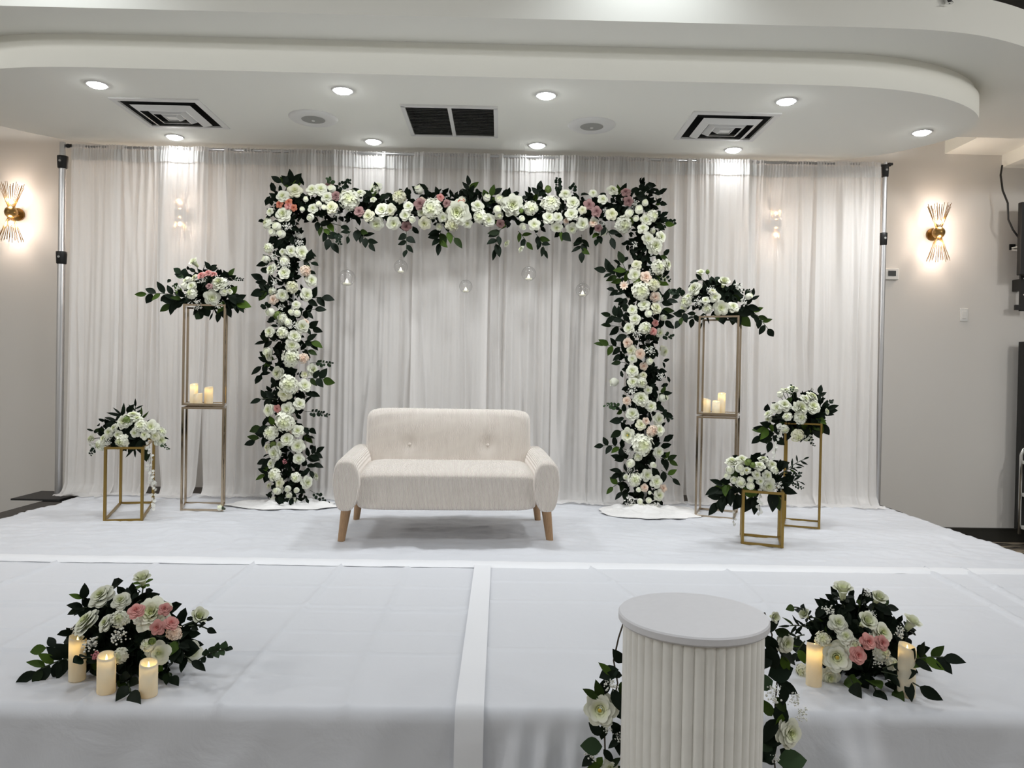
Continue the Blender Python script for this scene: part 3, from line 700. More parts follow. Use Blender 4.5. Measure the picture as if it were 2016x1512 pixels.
def sprig(t, b, tip, Yb, Yt, n, size, kind='o', sag=.12, r=.0022, spread=50):
    """stem from pixel b at depth Yb to pixel tip at depth Yt; leaves alternate along it"""
    B = PY(b[0], b[1], Yb); T = PY(tip[0], tip[1], Yt); sz = size*Yb/FPX
    end = T - (T-B).normalized()*min(sz*.75, (T-B).length*.8)
    mid = (B+end)/2 + Vector((0, 0, 1))*(end-B).length*sag
    pts = []
    for i in range(7):
        u = i/6; pts.append(B*(1-u)**2 + mid*2*u*(1-u) + end*u*u)
    st = obj('stem', MB().tube([p-B for p in pts], r, 5, False), 'stem', t, B - t.location)
    cam_d = toward_cam(B)
    for k in range(n):
        u = 1 if k == n-1 else (.18 + .8*k/max(1, n-1))
        p = B*(1-u)**2 + mid*2*u*(1-u) + end*u*u
        d = ((mid-B)*(1-u) + (end-mid)*u).normalized()
        ang = 0 if k == n-1 else R(spread + random.uniform(-18, 18))*(1 if k % 2 else -1)
        d2 = Quaternion(cam_d, ang) @ d; d2 += Vector((random.uniform(-.15, .15), random.uniform(-.35, .2), random.uniform(-.15, .15)))
        leaf_at(st, B, p, d2, sz, kind, 'leaf_euc' if kind == 'r' else 'leaf')
    return st
def euc(t, b, tip, Y, n, size):
    """fine eucalyptus twig: tiny round leaves, one mesh"""
    B = PY(b[0], b[1], Y); T = PY(tip[0], tip[1], Y-.03); sz = size*Y/FPX; m = MB(); m.tube([Vector((0, 0, 0)), (T-B)*.5 + Vector((0, 0, .01)), T-B], .0015, 4, False)
    cdn = toward_cam(B); d = (T-B).normalized()
    for k in range(2*n):
        u = .25 + .75*k/(2*n-1); p = (T-B)*u + Vector((0, 0, .02*u*(1-u)))
        x = (Quaternion(cdn, (1 if k % 2 else -1)*R(random.uniform(25, 85))) @ d + cdn*random.uniform(-.6, .6)).normalized(); y = (cdn + Vector((random.uniform(-.6, .6), 0, random.uniform(-.6, .6)))).cross(x).normalized()
        s_ = sz*random.uniform(.7, 1.25)*(1.15-.5*u)
        m.add([p + x*(s_*(.15 + .5 - .5*math.cos(a))) + y*(s_*.40*math.sin(a)) for a in [2*math.pi*i/7 for i in range(7)]], [tuple(range(7))])
    obj('eucalyptus_twig', m, 'leaf_euc', t, B - t.location)
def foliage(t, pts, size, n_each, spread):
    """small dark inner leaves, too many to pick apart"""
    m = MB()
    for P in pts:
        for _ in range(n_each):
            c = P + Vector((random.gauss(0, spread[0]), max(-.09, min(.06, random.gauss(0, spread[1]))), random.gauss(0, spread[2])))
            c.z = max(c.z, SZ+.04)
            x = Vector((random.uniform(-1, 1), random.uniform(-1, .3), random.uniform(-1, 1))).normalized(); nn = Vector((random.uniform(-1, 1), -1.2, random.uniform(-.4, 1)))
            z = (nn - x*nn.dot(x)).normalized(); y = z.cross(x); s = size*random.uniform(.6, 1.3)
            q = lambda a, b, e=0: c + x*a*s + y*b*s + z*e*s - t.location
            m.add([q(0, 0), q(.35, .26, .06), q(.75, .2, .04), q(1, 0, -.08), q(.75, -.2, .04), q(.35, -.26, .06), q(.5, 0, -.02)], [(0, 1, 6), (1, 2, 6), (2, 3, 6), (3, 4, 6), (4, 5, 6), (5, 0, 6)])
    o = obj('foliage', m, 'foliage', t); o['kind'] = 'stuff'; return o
# ------------------------------------------------------------------ flower arch
AY = 5.33
aL, aR = PZ(565, 997, SZ), PZ(1262, 1000, SZ)
arch = thing('flower_arch', 'rectangular arch covered in white and blush flowers and leaves', 'arch', ((aL.x+aR.x)/2, AY, SZ+.02))
zt = PY(900, 408, AY).z; xl, xr = aL.x - arch.location.x, aR.x - arch.location.x
for x in (xl, xr):
    obj('post', MB().bar((x, .02, 0), (x, .02, zt-SZ), .03), 'white', arch); obj('foot', MB().bar((x, -.18, .012), (x, .06, .012), .03, .02), 'white', arch)
obj('crossbar', MB().bar((xl-.015, .02, zt-SZ), (xr+.015, .02, zt-SZ), .03), 'white', arch)
AF = '''C580,375,32 R556,386,28 O550,401,18 O568,397,16 K567,404,18 O578,409,15 R557,421,34 R531,416,18 H526,440,26 B546,446,19 B537,458,17 B555,461,19 W566,447,22 W588,460,22 R573,494,24 R594,497,30 H528,488,24 B525,511,17 R533,529,26 R559,537,26 W565,524,20 L602,533,26 R613,552,26
R614,373,26 R631,372,28 M649,362,19 R644,388,26 M661,385,22 B602,393,12 B595,412,12 R616,410,22 B612,427,16 B628,402,13 B638,408,13 C652,408,26 H688,393,48 R708,380,24 R741,366,26 M707,416,22 R752,413,30 C725,425,26 R741,441,32 R775,440,30 h786,386,32 R804,406,22 R798,424,24 B812,432,16 M827,401,26 M800,446,22 H850,410,46 K867,388,17 M879,400,17 O907,397,17 P901,418,52 C836,440,28 h890,442,32 R940,405,28 H945,426,32 R962,433,28 B979,413,19 M985,441,19 P1009,404,46 B1027,430,14 R1052,442,26 G1026,415,11 H1085,400,40 R1081,428,28 R1099,428,22 R1113,382,26 R1128,399,28 R1125,421,28 C1147,413,18 R1096,448,26 R1126,451,26 R1147,441,28 M1160,403,24 M1175,416,24 C1205,421,26 R1187,392,22 R1207,373,26 M1238,396,22 H1228,442,40 B1238,420,19 B1258,414,19 B1252,430,15 B1270,400,15 R1272,432,26 R1266,449,24 H1285,425,28 M1232,377,22 R997,479,18 R1025,490,17 M1178,450,17 R1188,458,17 R920,440,22 R872,428,22 C768,415,20 H1045,410,34 R1168,380,18
R1276,470,26 P1290,484,34 R1302,466,26 C1253,521,22 R1250,541,28 H1296,526,34 R1315,521,26 E1272,545,26 H1262,573,44 D1229,562,20 h1287,560,30 R1268,600,26 E1290,585,22 C1293,606,26 B1276,618,17 R1245,610,22 R1250,628,24 R1238,646,24 K1291,636,15 K1286,652,17 H1270,646,30 R1299,655,20 E1235,675,22 C1243,690,22 E1260,697,22 R1309,692,22 R1245,706,20 W1279,690,26
R1245,730,26 B1210,752,20 R1246,752,24 H1264,754,24 W1245,770,24 R1276,768,18 P1262,785,32 E1234,789,18 R1282,800,24 R1245,815,28 C1262,836,24 E1272,829,17 L1284,848,26 R1297,825,26 R1298,846,26 N1236,857,32 H1265,876,50 R1297,890,24 B1242,912,20 B1285,915,14 R1274,935,28 R1292,948,28 H1250,944,32 E1269,960,17 B1257,964,12 B1279,970,9 R1298,975,26 B1260,987,14 B1277,985,14 W1240,988,28 R1245,1001,20 B1265,996,11 W1290,995,20
h575,565,28 R556,581,26 R604,580,28 E538,590,22 B534,615,19 B575,615,15 B585,617,17 R583,600,18 H555,626,24 B567,634,17 R595,643,28 R530,653,24 H556,655,28 R580,662,28 R575,680,30 R528,700,26 H573,705,40 L597,705,24 R546,735,30 R616,728,28 H568,757,46 R600,759,28 C560,775,30 R590,795,26 R528,807,28 K545,805,17 R565,806,30 H560,831,46 R586,848,26 H533,853,34 R565,865,28 R586,878,30 C525,880,18 R540,892,30 R588,903,24 R533,913,20 H540,935,32 Y560,908,12 R622,937,20 H582,940,24 R605,950,28 B547,967,17 B567,962,15 B569,975,15 B584,965,13 R539,987,18 B558,988,11 H577,990,26 C550,951,22 W555,520,22 W575,640,24 W540,505,18 W590,480,20 W1255,660,22 W1300,740,20'''
def arch_pos(px, py, depth=.15):
    if py < 462 and 575 < px < 1255:
        cy = 405 + (px-600)*.012; d = max(-1, min(1, (py-cy)/50)); n = Vector((0, -math.sqrt(1-d*d)-.3, -d*.9))
    else:
        cx = 566 if px < 900 else 1268; d = max(-1, min(1, (px-cx)/56)); n = Vector((d*.9, -math.sqrt(1-d*d)-.3, .1))
        if py < 420: n.z += .4
    return PY(px, py, AY - .02 - depth*math.sqrt(max(0, 1-d*d))), n
for tok in AF.split():
    k = tok[0]; px, py, dm = map(float, tok[1:].split(','))
    p, n = arch_pos(px, py)
    flower(arch, p, dm*.98*p.y/FPX, k, n, .3)
rf = random.Random(5)
for i in range(84):   # small fillers between the large blooms
    if i < 28: px, py = 566 + rf.uniform(-40, 40), rf.uniform(440, 985)
    elif i < 56: px, py = 1268 + rf.uniform(-40, 40), rf.uniform(440, 985)
    else: px, py = rf.uniform(560, 1270), 410 + rf.uniform(-38, 38)
    p, n = arch_pos(px, py, .11)
    flower(arch, p, rf.uniform(13, 21)*p.y/FPX, rf.choice('BBWRRCWHEG'), n, .5)
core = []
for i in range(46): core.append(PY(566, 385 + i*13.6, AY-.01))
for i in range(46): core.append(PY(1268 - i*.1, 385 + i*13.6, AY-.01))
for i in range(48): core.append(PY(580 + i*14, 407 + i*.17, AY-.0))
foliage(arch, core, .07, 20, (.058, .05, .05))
SPA = '''575,372,570,340,5,24 560,366,542,346,2,20 548,395,540,384,1,20 535,516,509,518,2,20 537,566,504,540,3,20 540,572,501,573,5,20 545,672,504,674,4,22 545,706,499,729,5,20 545,786,496,786,4,20 548,852,486,872,6,20 545,838,496,842,3,20 548,920,506,942,6,20 550,902,507,908,3,22
596,514,630,519,3,22 600,496,622,500,2,22 600,592,650,582,4,20 596,616,637,604,2,21 600,646,631,648,3,20 598,672,630,673,4,21 598,688,620,693,2,18 606,746,652,748,5,20 600,772,626,774,2,20 598,842,623,846,2,20 598,858,621,863,2,22 600,906,636,880,6,20 602,916,632,911,2,20 606,920,617,935,2,16
620,430,662,492,8,21 640,440,690,448,2,24 700,448,738,492,7,21 690,455,680,478,2,20 800,456,800,506,5,18 868,452,862,496,7,21 880,455,906,478,2,21 985,452,968,508,5,22 1000,446,965,462,2,24 1020,455,1047,490,4,20 1055,460,1080,506,6,19 1145,462,1146,512,7,19 1190,444,1212,484,3,22 1180,458,1172,482,3,18 1105,456,1118,470,2,22
735,388,722,376,2,18 745,392,756,385,1,18 780,400,768,380,2,14 855,392,882,372,4,17 925,398,922,350,6,18 952,402,982,372,5,20 990,396,1014,385,2,20 1058,390,1064,362,3,19 1050,400,1040,380,2,22 1215,390,1228,366,3,19 1252,388,1268,376,3,18 1290,404,1300,390,2,14
1238,562,1178,524,8,22 1240,580,1197,566,5,17 1240,560,1220,500,3,24 1240,586,1212,592,3,20 1236,636,1188,614,7,20 1238,650,1188,638,3,20 1238,660,1220,664,1,22 1236,690,1174,676,6,20 1236,694,1210,704,3,20 1234,716,1210,710,1,18 1230,812,1210,798,3,20 1230,828,1208,826,1,20 1234,846,1208,852,2,20 1234,886,1174,874,6,18 1236,905,1208,896,4,20 1238,930,1202,934,4,22 1238,944,1192,966,4,20 1240,958,1212,978,3,20
1300,596,1330,586,3,22 1300,622,1322,642,4,20 1298,612,1318,610,2,22 1296,728,1304,738,3,18 1296,776,1320,770,3,18 1300,902,1334,912,5,20 1302,926,1338,952,3,20 1290,500,1314,508,2,18 1284,552,1310,556,3,20 1290,440,1322,440,3,16 1262,480,1240,492,4,22 1284,690,1276,680,3,22'''
vals = SPA.split(); nleaf = 0
for s_ in vals:
    b0, b1, t0, t1, n, sz = map(float, s_.split(',')); n = int(n)
    Y = AY - .10 if nleaf % 2 else AY - .02
    sprig(arch, (b0, b1), (t0, t1), Y, Y - random.uniform(0, .06), n, sz*1.12); nleaf += n
for b0, b1, t0, t1, n in ((610, 715, 652, 716, 6), (600, 810, 646, 818, 7), (610, 965, 643, 990, 5), (1225, 805, 1193, 797, 5), (1098, 392, 1099, 352, 7), (660, 372, 690, 358, 6), (1296, 812, 1320, 826, 6), (1300, 444, 1328, 438, 4), (530, 612, 520, 600, 4), (1125, 380, 1130, 366, 4), (650, 370, 648, 352, 4), (1276, 540, 1318, 552, 5), (660, 450, 668, 480, 5), (1300, 660, 1322, 664, 4)):
    euc(arch, (b0, b1), (t0, t1), AY-.10, n, 9)
# ------------------------------------------------------------------ hanging globes
for k, (px, py, rp, lab) in enumerate(((683, 547, 16.5, 'hanging clear glass globe nearest the pink-cornered arch leg'), (789, 525, 13.5, 'highest hanging clear glass globe over the sofa back'), (917, 564, 13, 'hanging clear glass globe over the middle of the sofa'), (1041, 539, 14.5, 'hanging clear glass globe second from the all-white tall stand'), (1147, 571, 14, 'lowest hanging clear glass globe, first from the all-white tall stand'))):
    c = PY(px, py, AY); r = rp*AY/FPX
    g = thing('glass_globe', lab, 'globe', c, 'glass globes hanging from the arch')
    obj('bowl', MB().lathe([(max(.0005, r*math.sin(math.pi*i/20)), -r*math.cos(math.pi*i/20)) for i in range(21)], 32), 'glass', g, smooth=True)
    obj('neck_loop', MB().tube([(.006*math.cos(a), 0, r+.008+.008*math.sin(a)) for a in [2*math.pi*i/12 for i in range(13)]], .0016, 6, False), 'glass', g, smooth=True)
    obj('string', MB().tube([(0, 0, r+.014), (0, 0, zt-c.z-.01)], .0007, 5, False), 'glass', g)
    tl = thing('tealight_candle', 'tiny lit tealight inside the ' + lab.split('hanging ')[-1].replace('clear glass ', ''), 'candle', (c.x, c.y, c.z-r*.86), 'tealights in the glass globes')
    obj('cup', MB().lathe([(.001, 0), (r*.42, 0), (r*.46, r*.25), (.001, r*.27)], 18), 'wax_plain', tl, smooth=True)
    obj('flame', MB().lathe([(.001, r*.27), (r*.20, r*.33), (r*.15, r*.52), (.001, r*.78)], 12), 'tflame', tl, smooth=True)
# ------------------------------------------------------------------ candles
def candle(c, r, h, label, group, e=.22):
    t = thing('pillar_candle', label, 'candle', c, group)
    pr_ = [(.001, .002), (r*.96, 0), (r, .004), (r, h*.93), (r*.99, h-.006), (r*.94, h), (r*.86, h-.002), (r*.72, h-.012), (r*.4, h-.018), (.001, h-.018)]
    m = MB(); n = 28
    m.loft([[(a*math.cos(2*math.pi*k/n), a*math.sin(2*math.pi*k/n), z + (.006*math.sin(2*math.pi*k/n+r*999) if i in (4, 5, 6) else 0)) for k in range(n)] for i, (a, z) in enumerate(pr_)], False)
    obj('wax_body', m, 'wax', t, smooth=True)
    obj('flame', MB().lathe([(.001, h-.020), (r*.16, h-.016), (r*.12, h-.008), (.001, h+.001)], 10), 'flame', t, smooth=True)
    lamp('candle_glow', 'POINT', (0, 0, h*.82), e*.16, (1, .76, .38), r*.4, parent=t)
g1 = 'lit pillar candles by the stage-front bouquets'
for px, yb, yt_, wp, lab in ((152, 1340, 1253, 31, 'tallest cream pillar candle, tucked among leaves by the pink and white bouquet'), (209, 1365, 1288, 34, 'cream pillar candle in the middle of the trio by the bouquet'), (292, 1371, 1302, 34, 'shortest cream pillar candle of the trio, apart from the other two'),
                            (1602, 1352, 1266, 30, 'cream pillar candle standing clear beside the large white ranunculus'), (1784, 1373, 1269, 33, 'cream pillar candle half hidden behind trailing leaves')):
    b = PZ(px, yb-6, SZ+.016); tp = PY(px, yt_, b.y); candle((b.x, b.y, SZ+.010), wp/2*b.y/FPX, tp.z-SZ-.012, lab, g1, .28)
# ------------------------------------------------------------------ metal stands
def stand(name, corners, top, label, mat, r, tiers=(), group=None, grp='gold metal flower stands'):
    """corners: front a, front b, back b, back a on the stage plane; top height; tiers: heights of stacked frames"""
    cx = sum(c.x for c in corners)/4; cy = sum(c.y for c in corners)/4
    t = thing(name, label, 'stand', (cx, cy, SZ+.026), grp)
    cs = [Vector((c.x-cx, c.y-cy, 0)) for c in corners]; hs = [0] + [z-.014 for z in tiers] + [top-SZ-.026]
    for i in range(len(hs)-1):
        z0, z1 = hs[i] + (.012 if i else 0), hs[i+1]
        for c in cs: obj('leg', MB().bar(c+Vector((0, 0, z0)), c+Vector((0, 0, z1)), r), mat, t)
        for z in (z0 + r/2, z1 - r/2):
            for k in range(4): obj('rail', MB().bar(cs[k]+Vector((0, 0, z)), cs[(k+1) % 4]+Vector((0, 0, z)), r*.95), mat, t)
    return t, cs, hs
def rect(a, b, c):
    return [a, b, b + (c - a), c]
lsA, lsB, lsD = PZ(206, 1036, SZ), PZ(279, 1034, SZ), PZ(237, 1000, SZ)
zls = PY(207, 880, lsA.y).z
stand('short_stand', rect(lsA, lsB, lsD), zls, 'short wide matte gold frame stand near the bare deck edge', 'gold', .014)
ltA, ltB, ltC = PZ(357, 1013, SZ), PZ(437, 1014, SZ), PZ(365, 999, SZ)
zl1, zl2 = PY(357, 801, ltA.y).z, PY(361, 598, ltA.y).z
_, cL, hL = stand('tall_stand', rect(ltA, ltB, ltC), zl2, 'tall two-tier polished gold stand topped with pink and white blooms', 'gold_pol', .012, (zl1-SZ-.012,))
rtA, rtB, rtC = PZ(1369, 1024, SZ), PZ(1445, 1031, SZ), PZ(1378, 1010, SZ)
zr1, zr2 = PY(1369, 819, rtA.y).z, PY(1372, 622, rtA.y).z
_, cR, hR = stand('tall_stand', rect(rtA, rtB, rtC), zr2, 'tall two-tier polished gold stand topped with all-white flowers', 'gold_pol', .012, (zr1-SZ-.012,))
mdA, mdB, mdC = PZ(1542, 1044, SZ), PZ(1612, 1050, SZ), PZ(1612, 1036, SZ)
zmd = PY(1614, 834, mdB.y).z
stand('medium_stand', [mdA, mdB, mdC, mdA + (mdC-mdB)], zmd, 'medium-height slim gold frame stand behind the low square one', 'gold', .011)
loA, loB, loC = PZ(1461, 1080, SZ), PZ(1539, 1088, SZ), PZ(1533, 1070, SZ)
zlo = PY(1461, 964, loA.y).z
stand('low_stand', [loA, loB, loC, loA + (loC-loB)], zlo, 'low square matte gold frame stand, shortest of the group of three', 'gold', .014)
def shelf_and_candles(A, B, C, z, items, labs, grp, slab):
    cx, cy = (A.x+B.x+C.x+(B+C-A).x)/4, (A.y+B.y+C.y+(B+C-A).y)/4
    o = MB(); pts = [A, B, B+C-A, C]
    o.add([(p.x*.96+cx*.04-cx, p.y*.96+cy*.04-cy, 0) for p in pts] + [(p.x*.96+cx*.04-cx, p.y*.96+cy*.04-cy, .006) for p in pts], [(3, 2, 1, 0), (4, 5, 6, 7), (0, 1, 5, 4), (1, 2, 6, 5), (2, 3, 7, 6), (3, 0, 4, 7)])
    tag(obj('shelf_plate', o, 'shelf', loc=(cx, cy, z+.013)), slab, 'shelf', 'shelf plates of the tall stands')
    for (px, yt_, wp, dy), lab in zip(items, labs):
        Y = cy + dy; q = PY(px, yt_, Y); candle((q.x, Y, z+.019), wp/2*Y/FPX, q.z - z - .019, lab, grp, .42)
shelf_and_candles(ltA, ltB, ltC, zl1, [(382, 756, 15, .03), (390, 775, 16, -.05), (411, 762, 16, 0)], ['tallest cream candle on the tall stand with pink blooms', 'shortest cream candle on the tall stand with pink blooms', 'lone-standing cream candle on the tall stand with pink blooms'], 'lit candles on the tall pink-topped stand', 'frosted shelf plate holding candles on the pink-topped tall stand')
shelf_and_candles(rtA, rtB, rtC, zr1, [(1392, 785, 14, 0), (1410, 790, 15, -.04), (1421, 774, 15, .03)], ['cream candle standing apart on the all-white tall stand', 'shortest cream candle on the all-white tall stand', 'tallest cream candle on the all-white tall stand'], 'lit candles on the tall all-white stand', 'frosted shelf plate holding candles on the all-white tall stand')
# ------------------------------------------------------------------ arrangements
def arrangement(name, label, base, Y, cen, rad, fl, sp, eu=(), fol=(12, .05), tilt=(0, -1, .35), sep=False, group='flower arrangements', fscale=1.15, rnd=.4, lk='o', depth=.1, fsp=None):
    t = thing(name, label, 'flowers', base, group)
    for tok in fl.split():
        k = tok[0]; px, py, dm = map(float, tok[1:].split(','))
        dx, dy = (px-cen[0])/rad[0], (py-cen[1])/rad[1]; rr = min(1, dx*dx+dy*dy)
        p = PY(px, py, Y - .02 - (.05 if k in 'KMOLEY' else 0) - depth*1.35*math.sqrt(1-rr)); n = Vector((dx*.7, -math.sqrt(1-rr*.8)-.2, -dy*.8 + tilt[2]))
        o = flower(t, p, dm*fscale*p.y/FPX, k, n, rnd, sep and k in 'RTP')
        if rr > .45 and k not in 'WY':
            q_ = PY(cen[0] + (px-cen[0])*.35, cen[1] + (py-cen[1])*.25, Y + .01); a_ = p - n.normalized()*dm*.25*p.y/FPX
            obj('stem', MB().tube([a_ - p, (a_+q_)/2 - p + Vector((0, 0, -.01)), q_ - p], .0022, 5, False), 'stem', t, p - t.location)
    for s_ in sp.split():
        v = s_.split(','); kd = 'o'
        if v[-1] in LEAF: kd = v.pop()
        b0, b1, t0, t1, n, sz = map(float, v)
        sprig(t, (b0, b1), (t0, t1), Y - depth*.4*random.random(), Y - depth*.8*random.random(), int(n), sz*1.1, kd)
    for b0, b1, t0, t1, n, sz in eu: euc(t, (b0, b1), (t0, t1), Y - depth*.6, n, sz)
    pts = []
    for i in range(fol[0]):
        a = random.random()*6.28; r = math.sqrt(random.random())*.5
        pts.append(PY(cen[0] + rad[0]*r*math.cos(a), cen[1] + rad[1]*r*math.sin(a), Y + .03))
    s = (rad[0]*Y/FPX*.16, .05, rad[1]*Y/FPX*.16)
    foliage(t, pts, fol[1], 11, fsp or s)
    return t
def dangle(t, path, Y, n, size):
    """hanging strand of white blossom florets"""
    pts = [PY(px, py, Y) for px, py in path]; o0 = t.location
    st = obj('blossom_strand', MB().tube([p-o0 for p in pts], .001, 4, False), 'stem', t)
    for k in range(n):
        u = k/(n-1)*(len(pts)-1); i = min(int(u), len(pts)-2); p = pts[i].lerp(pts[i+1], u-i)
        p += Vector((random.uniform(-1, 1), random.uniform(-1, 1), random.uniform(-.6, .6)))*size*.5
        q = Vector((random.uniform(-1, 1), -1, random.uniform(-.5, 1))).to_track_quat('Z', 'Y')
        obj('floret', DAISY[0], 'tiny', st, p-o0, q, size*random.uniform(.6, 1.1))
c_ls = (lsA+lsB+lsD+(lsB+lsD-lsA))/4
a1 = arrangement('flower_arrangement', 'white rose arrangement trailing a blossom strand on the short wide stand', (c_ls.x, c_ls.y, zls), 4.72, (250, 850), (75, 42),
    'R178,863,22 R203,863,18 R214,851,19 R224,842,16 W186,880,20 H198,876,24 R262,817,26 P244,830,26 G250,828,14 R270,824,18 H277,838,24 R297,840,26 R265,852,18 R284,856,18 R317,866,24 H240,868,28 H318,850,18 R232,856,18 W215,872,22 W180,890,16 C305,858,18',
    '238,832,207,818,3,28,n 242,822,228,802,3,22,n 250,818,256,801,1,24 266,818,267,788,4,16,n 277,826,279,808,2,18,n 226,856,194,842,4,16 200,860,176,842,2,16,n 262,850,242,876,3,30 275,862,255,884,3,30 290,862,314,843,4,18 286,868,287,898,2,26 268,880,250,896,3,18,n 306,856,330,862,2,14,n',
    [(190, 880, 178, 895, 4, 6), (318, 872, 330, 885, 4, 6)], (26, .055))
dangle(a1, [(294, 872), (297, 920), (303, 960), (302, 1000)], 4.62, 26, .026)
dangle(a1, [(290, 885), (298, 945), (305, 955)], 4.66, 16, .03)
c_lt = (ltA+ltB+ltC+(ltB+ltC-ltA))/4
arrangement('flower_arrangement', 'white and pink arrangement with a long leafy branch on a tall stand', (c_lt.x, c_lt.y, zl2), 5.05, (405, 570), (62, 48),
    'T386,521,24 K396,541,16 K409,537,15 K420,539,13 W397,552,24 B373,551,11 R377,563,18 B364,564,13 C383,546,15 P431,557,28 R417,586,29 H377,578,22 W388,602,20 R459,545,16 R452,573,12 M412,563,12 W448,560,20 W430,598,18 R365,552,12 W352,568,16 H440,575,16',
    '372,588,271,577,9,22 362,588,318,606,7,22 365,585,345,600,3,24 398,596,402,618,3,24 408,600,388,622,3,18,r 438,598,424,630,3,22 450,585,482,612,7,24 446,580,474,582,4,24 440,592,455,618,3,24 366,552,350,528,5,14,r 400,535,404,522,2,18 412,532,420,522,3,16 448,552,455,532,3,18 425,600,414,628,3,16,n 460,600,482,606,2,14,n',
    [(350, 566, 342, 562, 4, 6), (455, 552, 478, 550, 5, 5)], (30, .06))
c_rt = (rtA+rtB+rtC+(rtB+rtC-rtA))/4
arrangement('flower_arrangement', 'all-white rose arrangement with drooping leaf branch on a tall stand', (c_rt.x, c_rt.y, zr2), 5.1, (1412, 585), (68, 42),
    'T1379,541,20 R1366,568,28 T1424,560,28 H1350,594,24 R1389,591,16 R1408,585,20 R1420,606,28 R1443,604,23 B1473,584,13 W1452,566,20 H1392,608,20 R1355,584,15 G1393,536,8 W1400,572,20 R1345,605,16 W1375,595,18 C1403,573,14 W1462,592,16',
    '1382,552,1362,552,2,18 1398,566,1414,544,4,12,r 1352,610,1330,642,5,18 1370,615,1358,640,4,18 1395,612,1376,646,4,18,n 1412,614,1420,630,3,20 1445,608,1468,636,4,28 1470,604,1522,658,8,18 1466,600,1492,606,3,24 1480,592,1484,572,2,14 1440,580,1455,590,4,24 1386,570,1396,585,4,22 1425,612,1450,626,3,26 1345,585,1322,572,4,14,r',
    [(1345, 576, 1323, 574, 5, 7), (1455, 575, 1478, 574, 4, 6)], (32, .06))
c_md = (mdA+mdC)/2
a4 = arrangement('flower_arrangement', 'white arrangement with broad dark leaves on the medium slim stand', (c_md.x, c_md.y, zmd), 4.76, (1572, 815), (62, 50),
    'R1548,768,16 R1560,764,18 B1536,778,12 B1540,770,10 R1545,797,25 R1530,803,22 R1512,815,18 P1576,803,30 R1601,800,28 R1600,780,26 R1586,785,20 H1576,822,26 H1550,820,18 h1570,858,26 H1590,862,20 R1629,810,12 H1545,845,18 R1512,825,14 B1568,768,9',
    '1540,828,1496,856,4,26 1512,842,1484,872,5,24 1525,850,1512,888,4,24 1608,796,1616,762,4,18 1615,815,1642,796,4,20 1612,828,1634,850,2,28 1560,832,1545,862,3,28 1575,835,1590,862,4,28 1590,832,1612,858,3,26 1545,800,1556,782,2,16 1520,850,1500,840,2,26 1596,770,1600,760,2,14,n 1555,826,1530,840,4,26 1600,820,1620,826,4,26',
    [(1620, 800, 1640, 790, 5, 6), (1555, 785, 1560, 760, 4, 6), (1590, 855, 1602, 878, 4, 6)], (34, .065))
dangle(a4, [(1536, 835), (1530, 865), (1524, 905)], 4.66, 20, .026)
c_lo = (loA+loC)/2
a5 = arrangement('flower_arrangement', 'white rose arrangement with trailing leaf branch set in the low square stand', (c_lo.x, c_lo.y, zlo), 4.28, (1487, 935), (68, 40),
    'P1441,908,24 R1461,904,22 B1437,926,17 B1455,922,17 B1461,932,9 G1472,911,13 G1482,916,11 R1495,916,22 R1503,903,20 R1520,915,20 R1490,935,18 R1511,936,19 B1477,944,13 B1477,956,16 R1497,947,16 R1513,957,30 H1458,950,22 B1433,938,13 H1525,925,18 W1530,955,24 N1470,926,16 H1445,945,16',
    '1448,956,1394,1004,9,28 1440,950,1398,968,4,26 1442,946,1428,942,2,26 1474,972,1446,990,2,36 1490,975,1470,995,3,34 1530,958,1562,968,3,34 1520,966,1530,980,2,36 1536,936,1592,898,8,16,n 1538,932,1578,916,5,16,n 1540,945,1586,950,6,14,n 1526,922,1530,904,2,26 1505,900,1500,892,1,30 1470,918,1476,905,2,18 1455,968,1432,988,3,26',
    [(1540, 940, 1576, 934, 6, 8), (1545, 950, 1580, 962, 5, 6)], (34, .06))
dangle(a5, [(1500, 965), (1494, 985), (1496, 1012)], 4.17, 14, .026)
dangle(a5, [(1452, 975), (1446, 1000), (1444, 1035)], 4.30, 14, .024)
f1b = PZ(255, 1340, SZ)
f1 = arrangement('bouquet', 'pink and white rose bouquet lying on the stage front with three candles', (f1b.x, f1b.y, SZ+.016), 2.36, (262, 1250), (120, 95),
    'T281,1146,42 R198,1172,48 R238,1182,34 R168,1223,54 R207,1226,34 H236,1218,34 P298,1208,62 K268,1201,30 K324,1198,24 K309,1236,28 K337,1226,26 L343,1246,30 T388,1217,42 R312,1286,44 R378,1284,40 H236,1291,30 W184,1270,34 W238,1252,34 Y189,1291,20 R132,1300,34 W276,1222,24 G300,1262,14 W150,1240,22 H290,1270,26 R150,1262,30',
    '152,1292,40,1334,9,32 150,1284,66,1272,4,32 172,1196,138,1200,4,26 165,1180,150,1172,2,26 205,1190,232,1206,5,30 250,1188,225,1172,3,30 266,1190,306,1166,3,32 276,1165,262,1172,2,20 378,1234,416,1214,3,20 372,1232,420,1240,3,22 330,1266,384,1270,4,38 388,1302,454,1274,9,18,r 322,1312,342,1342,4,34 300,1315,325,1330,3,32 246,1336,262,1374,4,36 235,1330,240,1350,3,36 162,1304,192,1322,5,26 200,1270,170,1260,4,34 250,1260,240,1300,5,36 280,1250,320,1262,5,34 220,1240,260,1246,5,34 160,1256,128,1256,2,26 300,1240,290,1300,5,36 350,1260,360,1300,4,32 340,1280,395,1312,4,30 215,1300,225,1340,4,32',
    [(270, 1280, 285, 1300, 4, 9), (255, 1240, 262, 1218, 4, 8)], (70, .06), (0, -1, .5), True, 'stage-front bouquets', 1.14, .3, depth=.12)
f2b = PZ(1690, 1345, SZ)
